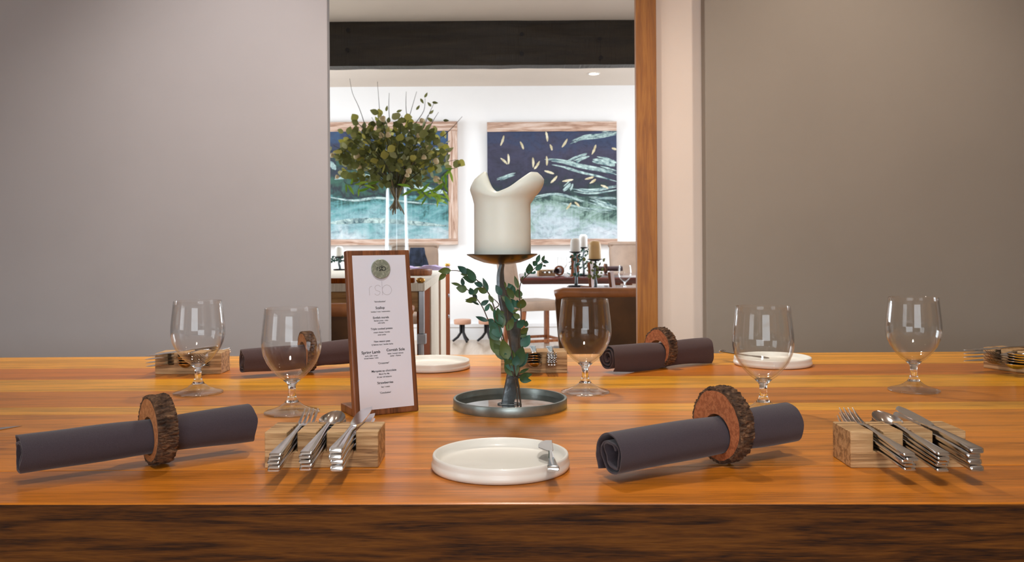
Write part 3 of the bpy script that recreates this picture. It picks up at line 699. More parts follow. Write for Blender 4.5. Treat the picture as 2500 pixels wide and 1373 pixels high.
def menu():
    pl = W(866, 1021, h=T); pr = W(1023, 1004, h=T)
    d = pr-pl; wd = d.length; yaw = math.atan2(d.y, d.x); lean = math.radians(8.0)
    base = Matrix.Translation(pl) @ Matrix.Rotation(yaw, 4, 'Z')
    st = thing('menu_stand', 'upright walnut menu stand leaning back, between glasses and candle', 'menu stand'); st.matrix_world = base
    Lb, th = 0.2405, 0.0125
    tilt = Matrix.Rotation(-lean, 4, 'X')
    board = MB().box(0, wd, 0, th, 0, Lb).build('board', M_WALNUT, st, bevel=0.0022); board.matrix_local = Matrix.Translation((0, 0, 0.0002+0.0)) @ tilt
    MB().box(0, wd, th*1.0, 0.062, 0.0, 0.0115).build('foot', M_WALNUT, st, bevel=0.0015)
    face = base @ tilt
    px0, px1, pz0, pz1 = 0.0085, wd-0.0075, 0.0088, Lb-0.0075
    sh = thing('menu_sheet', 'white printed menu sheet held on the walnut stand', 'menu'); sh.matrix_world = face
    MB().box(px0, px1, -0.0006, -0.0001, pz0, pz1).build('paper', M_PAPER, sh)
    H = pz1-pz0; Wp = px1-px0
    def xz(zx, zy):                       # position on the sheet from the enlarged view
        v = (zy-92)/1172; left = 125+v*40; return px0+Wp*(zx-left)/(420+v*4), pz1-H*v
    lines = [("'Introduction'", 335, 452, 90), ('Scallop', 335, 500, 72), ('henkea / rose / watermelon', 338, 529, 152), ('English morels', 340, 575, 125),
             ('Iberian presa - miso', 341, 598, 112), ('wild garlic', 342, 616, 57), ('Triple cooked potato', 344, 660, 173), ('cream cheese / kombu', 344, 687, 130), ('aged caviar', 345, 706, 66),
             ('New season peas', 345, 756, 127), ('5J Bellota ham / garden herbs', 347, 780, 170), ('Spring Lamb', 256, 835, 146), ('garlic wild / aged', 257, 861, 98), ('broad beans / mint', 258, 879, 110),
             ('Cornish Sole', 450, 827, 146), ('leeks / mussel veloute', 449, 854, 125), ('caviar - Kaluga', 448, 872, 86), ("'Crossover'", 353, 922, 88), ('Marquise au chocolate', 355, 980, 194), ('Manni Per Me', 356, 1004, 82),
             ('20 year old balsamic', 357, 1026, 117), ('Strawberries', 363, 1070, 125), ('hay / cream', 365, 1101, 68), ("'Conclusion'", 363, 1145, 88)]
    for s, x, y, wpx in lines:
        me = text_mesh(s, M_INK); xs_ = [v.co.x for v in me.vertices]; sc = (wpx/424*Wp)/(max(xs_)-min(xs_))
        X, Z = xz(x, y)
        o = place('text_line', me, sh); o.matrix_local = Matrix.Translation((X, -0.0008, Z)) @ Matrix.Rotation(PI/2, 4, 'X') @ Matrix.Diagonal((sc, sc, sc, 1))
    X, Z = xz(341, 364); lg = MB(); stroke_letters(lg, (X, Z), 0.0202, 0.0007, -0.0008); lg.build('printed_logo', M_INKG, sh)
    X, Z = xz(343, 200); mg = thing('menu_magnet', 'round grey-green metal disc magnet at the top of the menu', 'magnet'); mg.matrix_world = face @ Matrix.Translation((X, -0.0007, Z))
    MB().lathe([(0, 0), (0.0142, 0), (0.0145, 0.0006), (0.0145, 0.0032), (0.0139, 0.0038), (0, 0.0038)], 48, Matrix.Rotation(PI/2, 4, 'X')).build('disc', M_MAG, mg, smooth='auto')
    lt = MB(); stroke_letters(lt, (0, 0), 0.0078, 0.0009, -0.0042); lt.build('engraved_logo', M_INK, mg)
menu()

# ================================================================== IRON CANDLE HOLDER, CANDLE, EUCALYPTUS
DC = W(1243, 1021, h=T).y+0.085
CC = Vector((W(1243, HY, d=DC).x, DC, T))
def candle_holder():
    t = thing('candle_holder', 'forged iron candle holder with round tray and bronze dish', 'candle holder', CC)
    R = 0.0855
    MB().lathe([(0, 0.0), (R, 0), (R+0.0005, 0.001), (R+0.0005, 0.0138), (R, 0.0145), (R-0.0032, 0.0145), (R-0.0036, 0.0138), (R-0.0036, 0.0026), (0, 0.0026)], 96).build('tray', M_TRAY, t, smooth='auto')
    MB().lathe([(0, 0.0027), (R-0.0038, 0.0027), (R-0.0038, 0.0056), (0, 0.0054)], 64).build('water', M_WATER, t, smooth='auto')
    pts = [(1238, 993), (1246, 950), (1254, 905), (1260, 862), (1256, 815), (1243, 770), (1231, 730), (1223, 695), (1222, 665), (1227, 642)]
    rad = [14.5, 14.2, 13, 13.5, 14.5, 14, 11.5, 9, 7, 5]
    path = smoothpath([W(px, py, d=DC)-CC for px, py in pts], 5); rr = []
    for k in range(len(path)):
        u = k/5; i = min(int(u), len(rad)-2); f = u-i; rr.append((rad[i]*(1-f)+rad[i+1]*f)*DC/FPX)
    # flat bar that twists once
    mb = MB(); rings = []
    for k, p in enumerate(path):
        tn = (path[min(k+1, len(path)-1)]-path[max(k-1, 0)]).normalized(); a = Vector((1, 0, 0)); a = (a-tn*a.dot(tn)).normalized(); b = tn.cross(a)
        tw = 0.25+1.1*k/len(path); ax = a*math.cos(tw)+b*math.sin(tw); bx = tn.cross(ax)
        r = rr[k]/max(0.62, abs(math.cos(tw))); th = min(r*0.55, 0.0042)
        rings.append([tuple(p+ax*r*cx+bx*th*cz) for cx, cz in ((-1, -0.6), (-0.6, -1), (0.6, -1), (1, -0.6), (1, 0.6), (0.6, 1), (-0.6, 1), (-1, 0.6))])
    mb.loft(rings); mb.build('stem', M_IRON, t, smooth='auto')
    zd = W(1226, 622, d=DC).z-T; xd = W(1226, 622, d=DC).x-CC.x
    RD = 87*DC/FPX
    dish = MB().lathe([(0, -0.0150), (0.012, -0.0146), (0.028, -0.0118), (0.042, -0.0066), (RD-0.002, -0.0012), (RD, 0.0), (RD-0.0008, 0.0010), (RD-0.003, 0.0006), (0.042, -0.0028), (0.0, -0.0040)], 72)
    dish.build('dish', M_DISH, t, smooth='auto', loc=(xd, 0, zd))
    # wire that binds the sprigs to the bar
    wc = W(1257, 917, d=DC)-CC; loop = []
    for k in range(56):
        a = 2*PI*k/25; loop.append((wc.x+0.0118*math.cos(a), wc.y+0.0105*math.sin(a)-0.002, wc.z-0.0016*k/25+0.0016*math.cos(a+0.4)))
    MB().tube(loop, 0.0006, 6).build('binding_wire', M_IRON, t, smooth=True)
    fc = W(1243, 991, d=DC-0.01)-CC
    MB().tube([(fc.x+0.017*math.cos(2*PI*k/24), fc.y+0.010*math.sin(2*PI*k/24), 0.0065) for k in range(25)], 0.0008, 6).build('foot_wire', M_IRON, t, smooth=True)
    return Vector((CC.x+xd, CC.y, T+zd))
DISH = candle_holder()
def big_candle():
    s = DC/FPX; R = 69*s; zb = -0.0038
    x0 = W(1227, 622, d=DC).x
    n = 96; prof = []; v = []; f = []
    ho = [0, 0.2, 0.45, 0.7, 0.85, 0.93, 1.0]
    def rim(a):
        c = math.cos(a); q = c+0.17
        if q > 0: h = 0.100+0.0275*min(1, q/1.02)**1.55
        else: h = 0.100+0.0285*min(1, -q/0.68)**1.6
        h += 0.002*noise.noise((math.cos(a)*2, math.sin(a)*2, 5))-0.003*max(0, -math.sin(a))**2
        fl = 0.0025+0.0185*max(0, c)**1.8+0.0055*max(0, -c)**2
        return h, fl
    cols = 0
    for k in range(n):
        a = 2*PI*k/n; c, q = math.cos(a), math.sin(a); h, fl = rim(a); col = []
        col.append((0, 0.0)); col.append((R-0.002, 0.0)); col.append((R, 0.002)); col.append((R, 0.03)); col.append((R, 0.06)); col.append((R*0.998, 0.080))
        b0 = 0.086
        for j in range(1, 9):
            t = j/8; z = b0+(h-b0)*t
            rr = R+fl*(math.sin(min(1, t*1.35)*PI/2)**0.8)*(1-(0.45 if c > 0 else 0.9)*max(0, t-0.74)/0.26*(0.6+0.4*max(0, t-0.74)/0.26))
            if c < 0: rr -= 0.015*max(0, -c)*max(0, t-0.4)/0.6
            col.append((rr, z))
        r1, z1 = col[-1]
        col.append((r1-0.0016, z1+0.0006)); col.append((r1-0.0040, z1-0.001))
        col.append((R-0.0065+fl*0.25, (z1+0.087)/2)); col.append((R-0.0095, 0.0865)); col.append((R*0.5, 0.0825)); col.append((0, 0.082))
        cols = len(col); v += [(r*c, r*q, z) for r, z in col]
    for k in range(n):
        for j in range(cols-1): f.append((k*cols+j, ((k+1) % n)*cols+j, ((k+1) % n)*cols+j+1, k*cols+j+1))
    e = thing('pillar_candle', 'thick ivory pillar candle with a melted flared rim', 'candle', (x0, CC.y, DISH.z+zb))
    MB().add(v, f).build('wax', M_WAX, e, smooth=True)
    MB().tube([(0.001, 0, 0.080), (0.0, 0.001, 0.088), (0.002, 0.002, 0.093)], 0.0011, 6).build('wick', M_BLACK, e, smooth=True)
big_candle()

def leaf_mesh(name, asp, fold, mat, pts=6, tip=1.0):
    """one leaf, stalk at the origin, pointing along +Z, face towards -Y, length 1"""
    v = []; f = []
    for i in range(pts+1):
        t = i/pts; wd = asp*math.sin(PI*t**0.82)**(0.9 if tip else 0.6) if 0 < t < 1 else 0.0
        y = 0.10*math.sin(PI*t)
        v += [(-wd, y-fold*wd, t), (0, y, t), (wd, y-fold*wd, t)]
    for i in range(pts):
        a = 3*i; f += [(a, a+1, a+4, a+3), (a+1, a+2, a+5, a+4)]
    return MB().add(v, f).mesh(name, mat, True)
EUC = [leaf_mesh('eucalyptus_leaf', 0.26, 0.25, M_EUC), leaf_mesh('eucalyptus_leaf', 0.36, 0.2, M_EUC), leaf_mesh('eucalyptus_leaf', 0.16, 0.3, M_EUC), leaf_mesh('eucalyptus_leaf', 0.46, 0.15, M_EUC)]
def add_leaf(parent, me, base, tip_dir, length, rr, tilt=0.5, name='leaf'):
    z = Vector(tip_dir).normalized(); y = Vector((rr.uniform(-tilt, tilt), 1, rr.uniform(-tilt, tilt))); y = (y-z*y.dot(z)).normalized(); x = y.cross(z)
    m = Matrix(((x.x, y.x, z.x, 0), (x.y, y.y, z.y, 0), (x.z, y.z, z.z, 0), (0, 0, 0, 1)))
    o = place(name, me, parent); o.matrix_local = Matrix.Translation(base) @ m @ Matrix.Diagonal((length, length, length, 1)); return o
def sprig(label, stems, leaves, seed):
    rr = random.Random(seed); e = thing('eucalyptus_sprig', label, 'leaf sprig', CC, group='eucalyptus sprigs tied to the candle holder')
    stalks = []
    for st in stems:
        path = smoothpath([W(x, y, d=DC+dd)-CC for x, y, dd in st], 5)
        stalks.append((path, MB().tube(path, [0.0011-0.0006*k/len(path) for k in range(len(path))], 6).build('stalk', M_STEMB, e, smooth=True)))
    for (bx, by, tx, ty, kind, dd) in leaves:
        b = W(bx, by, d=DC+dd)-CC; t_ = W(tx, ty, d=DC+dd+rr.uniform(-0.008, 0.008))-CC
        own = min(stalks, key=lambda q_: min((p_-b).length for p_ in q_[0]))[1]
        add_leaf(own, EUC[kind], b, t_-b, (t_-b).length, rr, 0.55)
z6 = lambda x, y: (1060+x/6.867, 620+y/6.867)        # enlarged view -> photograph
def zl(l, dd): return [(*z6(a, b), *z6(c, d), k, dd) for (a, b, c, d, k) in l]
sprig('eucalyptus sprig arching out to the left of the candle holder',
      [[(1272, 995, -0.022), (1264, 930, -0.016), (1240, 880, -0.012), (1215, 830, -0.010), (1192, 782, -0.012), (1175, 745, -0.012), (1150, 715, -0.012), (1130, 700, -0.012), (1118, 693, -0.012)],
       [(1250, 910, -0.014), (1222, 800, -0.012), (1206, 750, -0.012), (1195, 720, -0.012), (1172, 692, -0.012), (1148, 672, -0.012), (1120, 662, -0.012), (1100, 661, -0.012)],
       [(1212, 800, -0.012), (1205, 760, -0.010), (1218, 745, -0.010), (1205, 730, -0.01)]],
      zl([(285, 280, 65, 293, 0), (200, 315, 75, 450, 0), (250, 290, 220, 345, 0), (575, 330, 390, 205, 0), (565, 350, 440, 340, 0), (700, 460, 545, 240, 0), (690, 465, 470, 390, 0),
          (815, 550, 720, 450, 0), (810, 552, 665, 480, 0), (450, 535, 280, 488, 2), (480, 540, 470, 400, 0), (555, 600, 365, 570, 1), (640, 690, 600, 570, 1), (650, 690, 740, 560, 0), (720, 770, 640, 680, 1),
          (725, 790, 515, 770, 2), (720, 760, 520, 800, 0), (755, 860, 620, 795, 2), (780, 860, 920, 780, 0), (850, 965, 930, 830, 0), (885, 655, 725, 570, 0), (900, 630, 815, 400, 2), (990, 820, 910, 690, 0), (990, 970, 930, 830, 2), (910, 1130, 690, 1052, 2)], -0.014), 21)
sprig('dense eucalyptus sprig lying along the twisted iron stem',
      [[(1264, 992, -0.024), (1258, 930, -0.022), (1235, 870, -0.02), (1222, 815, -0.02), (1212, 770, -0.02)], [(1258, 920, -0.022), (1245, 830, -0.022), (1238, 750, -0.022), (1232, 700, -0.02)]],
      zl([(1140, 1200, 1000, 930, 0), (1150, 1250, 1060, 900, 0), (1130, 1400, 910, 1110, 0), (1010, 1140, 900, 1100, 0), (1180, 1000, 1110, 960, 0), (1130, 700, 1030, 520, 0), (1300, 820, 1130, 715, 0), (1330, 760, 1220, 560, 0), (1330, 720, 1240, 490, 1),
          (1190, 600, 1320, 515, 2), (1200, 580, 1180, 460, 2), (1370, 900, 1270, 750, 1), (1310, 980, 1420, 930, 2), (1340, 1010, 1180, 690, 2), (1220, 1290, 1330, 1080, 0), (1440, 1080, 1320, 1010, 1), (1350, 1150, 1330, 1020, 1)], -0.022)
      + [(1228, 870, 1196, 818, 0, -0.02), (1235, 880, 1205, 838, 0, -0.02), (1218, 832, 1198, 795, 1, -0.02), (1240, 880, 1226, 828, 0, -0.024), (1252, 895, 1240, 845, 0, -0.024), (1258, 908, 1232, 862, 0, -0.022), (1262, 918, 1234, 876, 1, -0.02),
         (1258, 895, 1262, 868, 1, -0.026), (1262, 897, 1276, 845, 0, -0.018), (1266, 898, 1290, 862, 0, -0.016), (1268, 912, 1292, 900, 2, -0.02), (1266, 924, 1300, 914, 0, -0.022), (1268, 928, 1298, 930, 0, -0.018)], 22)
sprig('eucalyptus sprig reaching up to the right of the candle holder',
      [[(1272, 990, -0.016), (1264, 930, -0.014), (1268, 850, -0.012), (1272, 770, -0.012), (1268, 720, -0.012), (1272, 690, -0.012), (1288, 672, -0.012), (1312, 650, -0.012), (1330, 636, -0.012)]],
      zl([(1590, 350, 1600, 160, 1), (1700, 280, 1820, 160, 0), (1680, 330, 1560, 300, 2), (1720, 150, 1770, 10, 0), (1730, 190, 1650, 130, 1), (1700, 290, 1660, 340, 1), (1810, 130, 1850, 25, 0), (1810, 120, 1925, 148, 0), (1820, 195, 1880, 212, 2), (1525, 390, 1525, 295, 2),
          (1460, 440, 1500, 370, 2), (1410, 590, 1345, 365, 2), (1430, 745, 1400, 590, 3), (1440, 745, 1480, 735, 0), (1450, 925, 1490, 755, 3), (1410, 920, 1390, 770, 1), (1480, 1190, 1510, 1100, 1), (1530, 1230, 1550, 1120, 1), (1450, 1340, 1580, 1240, 1), (1440, 1400, 1560, 1290, 1)], -0.013)
      + [(1272, 848, 1294, 818, 1, -0.012), (1268, 830, 1288, 800, 0, -0.012), (1262, 800, 1280, 782, 1, -0.016)], 23)

# ================================================================== THE FAR ROOM
# ---- pictures
def strip_thing(parent, name, mat, x0, x1, y0, y1, z0, z1, wob=0.004):
    n = 24; mb = MB(); rings = []
    for k in range(n+1):
        t = k/n
        if x1-x0 > z1-z0:
            x = x0+(x1-x0)*t; a = wob*noise.noise((x*5, z0*3, 1)); rings.append([(x, y0, z0+a), (x, y1, z0+a), (x, y1, z1+a*0.3), (x, y0, z1+a*0.3)])
        else:
            z = z0+(z1-z0)*t; a = wob*noise.noise((z*5, x0*3, 1)); rings.append([(x0+a*0.3, y0, z), (x0+a*0.3, y1, z), (x1+a, y1, z), (x1+a, y0, z)])
    mb.loft(rings); return mb.build(name, mat, parent, bevel=0)
YP = YB-0.055
def picture(label, pxl, pxr, art, side):
    x0, x1 = W(pxl, 450, d=YP).x, W(pxr, 450, d=YP).x
    zt, zt2 = W((pxl+pxr)/2, 298, d=YP).z, W((pxl+pxr)/2, 321, d=YP).z; zb, zb2 = W((pxl+pxr)/2, 598, d=YP).z, W((pxl+pxr)/2, 584, d=YP).z
    t = thing('painting', label, 'painting', (x0, YP, zb), group='pair of landscape paintings on the far wall')
    wd, ht = x1-x0, zt-zb; b0, t0 = zb2-zb, zt2-zb; r0 = wd-(0.092 if side else 0.0); l0 = 0.092 if side else 0.0
    # boards with hairline joints between them carry the paint
    cv = MB().box(0, r0-l0, 0.004, 0.05, 0, t0-b0); cv.build('canvas', art, t, loc=(l0, 0, b0))
    strip_thing(t, 'frame_rail', M_FRAMEW, 0, wd, -0.012, 0.052, t0, ht); strip_thing(t, 'frame_rail', M_FRAMEW, 0, wd, -0.012, 0.052, 0, b0, 0.008)
    if side:
        strip_thing(t, 'frame_stile', M_FRAMEV, r0, wd, -0.012, 0.052, b0, t0); strip_thing(t, 'frame_stile', M_FRAMEV, 0, l0, -0.012, 0.052, b0, t0)
    return t, Vector((x0, YP, zb))
P1, o1 = picture('blue and green landscape painting behind the leafy bouquet', 776, 1117, M_ART1, True)
P2, o2 = picture('indigo painting with floating straw seeds, behind the candle', 1190, 1506, M_ART2, False)
def stroke(parent, org, pts, wpx, mat, name, k, wfun=None):
    path = smoothpath([W(x, y, d=YP+0.0025-0.00002*k)-org for x, y in pts], 6); n = len(path); v = []; f = []
    for i, p in enumerate(path):
        a = path[max(i-1, 0)]; b = path[min(i+1, n-1)]; dx, dz = b.x-a.x, b.z-a.z; l = math.hypot(dx, dz) or 1
        t = i/(n-1); hw = wpx*YP/FPX/2*(math.sin(PI*min(0.97, max(0.03, t)))**0.6)*(1+0.35*noise.noise((t*7, k*3.3, 2)))
        v += [(p.x-dz/l*hw, p.y, p.z+dx/l*hw), (p.x, p.y-0.001, p.z), (p.x+dz/l*hw, p.y, p.z-dx/l*hw)]
    for i in range(n-1): f += [(3*i, 3*i+1, 3*i+4, 3*i+3), (3*i+1, 3*i+2, 3*i+5, 3*i+4)]
    MB().add(v, f).build(name, mat, parent)
z2 = lambda p: (1160+p[0]/2.985, 160+p[1]/2.985)
SW = [([(700, 565), (780, 532), (900, 522), (1030, 502)], 10), ([(540, 700), (640, 715), (760, 750), (900, 780), (1030, 815)], 15), ([(690, 700), (760, 662), (822, 640)], 16), ([(890, 700), (960, 715), (1030, 735)], 24), ([(720, 925), (850, 935), (1030, 905)], 17), ([(860, 968), (1030, 972)], 8), ([(840, 985), (930, 1010), (1030, 1035)], 13), ([(655, 900), (700, 850)], 15), ([(960, 500), (1030, 480)], 10), ([(400, 960), (600, 930), (800, 985)], 9), ([(620, 1000), (800, 1040), (1000, 1060)], 8), ([(180, 830), (290, 790)], 9)]
rb = random.Random(77)
for k, (pts, w_) in enumerate(SW):                       # each sweep is a bundle of dragged bristle marks
    for q_ in range(5):
        dy = rb.uniform(-0.55, 0.55)*w_*2.985; dx = rb.uniform(-40, 40); cut = rb.uniform(-14, 14)
        stroke(P2, o2, [z2((min(1034, x+dx*(0.3+0.7*(i_ == 0))), y+dy+cut*i_*0.3)) for i_, (x, y) in enumerate(pts)], w_*rb.uniform(0.16, 0.42), M_SWOOSH, 'brush_stroke', k+q_*0.3)
SEEDS = [(210, 510, 185, 585), (328, 555, 352, 612), (515, 480, 527, 555), (545, 575, 560, 620), (672, 535, 632, 597), (880, 577, 850, 650), (185, 675, 235, 720), (240, 645, 243, 720), (420, 670, 422, 745), (470, 697, 430, 757), (520, 660, 522, 730), (505, 768, 575, 790), (598, 805, 550, 857), (635, 845, 715, 832), (800, 830, 865, 812), (835, 860, 880, 828), (915, 872, 970, 895), (700, 1000, 665, 1050), (725, 995, 760, 1030), (995, 602, 1030, 615)]
for k, (a, b, c, d) in enumerate(SEEDS): stroke(P2, o2, [z2((a, b)), z2(((a+c)/2+3, (b+d)/2)), z2((c, d))], 5.5, M_SEED, 'painted_seed', 20+k)
z1 = lambda p: (780+p[0]/2.985, 160+p[1]/2.985)
for k, (pts, w_) in enumerate([([(70, 960), (250, 985), (420, 965), (600, 990), (930, 1020)], 6), ([(110, 830), (300, 800), (440, 830)], 8), ([(70, 700), (120, 760)], 12), ([(620, 880), (760, 900), (930, 930)], 14), ([(840, 600), (930, 640)], 12), ([(70, 1150), (400, 1130), (930, 1170)], 14)]):
    stroke(P1, o1, [z1(p) for p in pts], w_, M_SWOOSH, 'brush_stroke', 60+k)

# ---- long sideboard with vase
def sideboard():
    zt = 0.82
    nr, fr = W(1037, 692, h=zt), W(1100, 651, h=zt)
    t = thing('sideboard', 'long oak sideboard with cream side boards behind the menu stand', 'sideboard')
    def side(y): s = (y-nr.y)/(fr.y-nr.y); return nr.x+(fr.x-nr.x)*s
    XLft = -1.75
    top = MB(); v = []
    for z in (zt-0.035, zt): v += [(XLft, nr.y, z), (nr.x, nr.y, z), (fr.x, fr.y, z), (XLft, fr.y, z)]
    top.add(v, [(0, 3, 2, 1), (4, 5, 6, 7), (0, 1, 5, 4), (1, 2, 6, 5), (2, 3, 7, 6), (3, 0, 4, 7)]); top.build('top', M_CREAMW, t, bevel=0.003)
    def panel(name, mat, y0, y1, inset, z0=0.0, z1=zt-0.0355, th=0.03):
        mb = MB(); v = []
        for z in (z0, z1): v += [(side(y0)-inset-th, y0, z), (side(y0)-inset, y0, z), (side(y1)-inset, y1, z), (side(y1)-inset-th, y1, z)]
        mb.add(v, [(0, 3, 2, 1), (4, 5, 6, 7), (0, 1, 5, 4), (1, 2, 6, 5), (2, 3, 7, 6), (3, 0, 4, 7)]); mb.build(name, mat, t, bevel=0.002)
    e0, e1 = nr.y, fr.y; L = e1-e0
    panel('post', M_ORANGE, e0+0.03, e0+L*0.17, 0.008); panel('side_board', M_CREAMW, e0+L*0.172, e0+L*0.42, 0.002)
    panel('post', M_ORANGE, e0+L*0.422, e0+L*0.50, 0.012); panel('side_board', M_CREAMW, e0+L*0.502, e0+L*0.73, 0.002); panel('post', M_ORANGE, e0+L*0.732, e1-0.005, 0.006)
    MB().box(XLft, nr.x-0.03, nr.y+0.01, nr.y+0.035, zt-0.125, zt-0.0355).build('end_apron', M_TANW, t, bevel=0.002)
    MB().box(XLft, nr.x-0.05, nr.y+0.02, nr.y+0.07, zt, zt+0.022).build('end_lip', M_ORANGE, t, bevel=0.004)
    MB().box(nr.x-0.026, nr.x-0.004, nr.y-0.004, nr.y+0.026, zt-0.22, zt-0.0355).build('corner_strap', M_GREYMETAL, t, bevel=0.002)
    MB().box(nr.x-0.034, nr.x+0.004, nr.y-0.01, nr.y+0.03, zt-0.265, zt-0.222).build('corner_bracket', M_GREYMETAL, t, bevel=0.003)
    MB().tube([(nr.x-0.02, nr.y+0.01, zt-0.262), (nr.x-0.004, nr.y+0.012, 0.0)], [0.013, 0.008], 8).build('leg', M_GREYMETAL, t, smooth='auto')
    for q in (Vector((nr.x-0.02, nr.y+0.02, zt)), Vector((fr.x-0.02, fr.y-0.03, zt))):
        MB().lathe([(0, 0.0), (0.012, 0.0), (0.018, 0.006), (0.020, 0.014), (0.015, 0.022), (0, 0.025)], 20).build('knob', M_BRASS, t, smooth=True, loc=q)
    for py in (722, 773):
        MB().lathe([(0, -0.002), (0.012, -0.002), (0.010, 0.006), (0, 0.007)], 14, Matrix.Rotation(PI/2, 4, 'Y')).build('bolt', M_GREYMETAL, t, loc=W(1094, py, d=6.1)+Vector((0.004, 0, 0)))
    MB().box(XLft, XLft+0.05, nr.y+0.1, fr.y-0.1, 0, zt-0.0355).build('side_board', M_CREAMW, t)
    return zt, nr, fr
ZS, NR, FR = sideboard()
# ---- vase and bouquet
DV = 5.0
VB = Vector((W(969, 660, d=DV).x, DV, ZS))
def vase():
    top = W(965, 458, d=DV).z-ZS; r1, r0 = 25.5*DV/FPX, 31*DV/FPX
    prof = [(0, 0), (r0, 0), (r0, 0.004), (r1, top), (r1-0.003, top+0.001), (r1-0.004, top-0.002), (r0-0.005, 0.012), (0, 0.011)]
    o = MB().lathe(prof, 48).build('glass_vase', M_VASE, None, smooth='auto', loc=VB); tag(o, 'tall clear tapering glass vase holding the leafy bouquet', 'vase')
    return top
VT = vase()
def bouquet():
    rr = random.Random(4)
    e = thing('bouquet', 'large loose bouquet of eucalyptus leaves in the tall vase', 'bouquet', VB)
    px = DV/FPX
    neck = Vector((0, 0, VT)); cen = W(958, 374, d=DV)-VB
    for k in range(26):                                    # stems bunched in the neck
        a = rr.uniform(0, 2*PI); r = rr.uniform(0.015, 0.05)
        b = Vector((0.05*math.cos(a+2.4)*rr.random()**0.5, 0.05*math.sin(a+2.4)*rr.random()**0.5, VT-rr.uniform(0.11, 0.155)))
        MB().tube([b, Vector((r*0.5*math.cos(a), r*0.5*math.sin(a), VT-0.04)), Vector((r*1.2*math.cos(a), r*1.2*math.sin(a), VT+0.03)), neck+Vector((math.cos(a)*0.11, math.sin(a)*0.11, 0.14))], 0.0036, 6).build('cut_stem', M_STEMV, e, smooth=True)
    LM = [leaf_mesh('bouquet_leaf', 0.40, 0.15, M_BOUQ, 5), leaf_mesh('bouquet_leaf', 0.50, 0.1, M_BOUQ, 5), leaf_mesh('bouquet_leaf', 0.30, 0.2, M_BOUQ, 5)]
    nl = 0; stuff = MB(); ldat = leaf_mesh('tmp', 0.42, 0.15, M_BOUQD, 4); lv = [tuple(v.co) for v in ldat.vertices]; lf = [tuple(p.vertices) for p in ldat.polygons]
    def orient(d, tilt=1.0):
        z = d.normalized(); y = Vector((rr.uniform(-tilt, tilt), 1, rr.uniform(-tilt, tilt))); y = (y-z*y.dot(z)).normalized(); x = y.cross(z)
        return Matrix(((x.x, y.x, z.x, 0), (x.y, y.y, z.y, 0), (x.z, y.z, z.z, 0), (0, 0, 0, 1)))
    NS = 44
    for k in range(NS):
        u = (k+0.5)/NS; el = math.asin(-0.35+1.3*u if -0.35+1.3*u < 1 else 1); az = k*2.39996+0.3
        dirv = Vector((math.cos(el)*math.cos(az), math.cos(el)*math.sin(az), math.sin(el)))
        R = Vector((0.375, 0.30, 0.245))*rr.uniform(0.78, 1.06)
        endp = cen+Vector((dirv.x*R.x, dirv.y*R.y, dirv.z*R.z))
        mid = neck+(endp-neck)*0.5+Vector((0, 0, 0.03))
        path = smoothpath([neck+dirv*0.02, mid, endp], 5)
        so = MB().tube(path, [0.003-0.002*i/len(path) for i in range(len(path))], 5).build('stem', M_STEM, e, smooth=True)
        for j in range(7):
            t = 0.50+0.5*j/6; p = path[min(int(t*(len(path)-1)), len(path)-1)]
            side = Vector((rr.uniform(-1, 1), rr.uniform(-1, 1), rr.uniform(-0.7, 0.9))); dv = (dirv*0.5+side)
            ln = rr.uniform(0.034, 0.058)
            if nl < 300:
                o = place('leaf', LM[rr.randrange(3)], so); o.matrix_local = Matrix.Translation(p+side*0.012) @ orient(dv) @ Matrix.Diagonal((ln, ln, ln, 1)); nl += 1
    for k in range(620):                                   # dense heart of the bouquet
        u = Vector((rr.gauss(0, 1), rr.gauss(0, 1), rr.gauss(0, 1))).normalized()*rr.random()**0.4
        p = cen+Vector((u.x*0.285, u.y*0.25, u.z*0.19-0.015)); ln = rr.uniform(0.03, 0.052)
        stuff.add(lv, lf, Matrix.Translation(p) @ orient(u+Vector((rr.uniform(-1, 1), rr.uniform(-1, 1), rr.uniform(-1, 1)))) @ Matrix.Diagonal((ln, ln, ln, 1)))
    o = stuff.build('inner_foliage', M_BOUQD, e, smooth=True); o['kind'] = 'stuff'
    WL = leaf_mesh('willow_leaf', 0.10, 0.2, M_WILLOW, 5)
    W_ = lambda x, y, dd=0.0: W(780+x/2.985, 160+y/2.985, d=DV+dd)-VB
    for st, n in (([(700, 860), (800, 900), (860, 950), (850, 1010)], 9), ([(720, 840), (830, 850), (930, 770), (1000, 745)], 8), ([(700, 870), (760, 930), (790, 970)], 6), ([(350, 830), (230, 870), (180, 850)], 5), ([(420, 850), (300, 880), (270, 940)], 4), ([(640, 860), (690, 900), (720, 920)], 5), ([(860, 830), (910, 860), (880, 930)], 5)):
        dd = rr.uniform(-0.2, -0.1); path = smoothpath([W_(x, y, dd) for x, y in st], 5); so = MB().tube(path, 0.0014, 5).build('stem', M_STEM, e, smooth=True)
        for j in range(n):
            p = path[int((0.3+0.7*j/n)*(len(path)-1))]; dv = Vector((rr.uniform(-0.8, 0.8), rr.uniform(-0.4, 0.2), rr.uniform(-1, 0.2))); ln = rr.uniform(0.05, 0.09)
            o = place('willow_leaf', WL, so); o.matrix_local = Matrix.Translation(p) @ orient(dv, 0.4) @ Matrix.Diagonal((ln, ln, ln, 1))
    bud = MB().lathe([(0, -0.012), (0.010, -0.009), (0.015, 0.0), (0.013, 0.009), (0.006, 0.013), (0, 0.010)], 10, None, lambda a, z: 1+0.15*math.cos(3*a)).mesh('cream_bud', M_BUD, True)
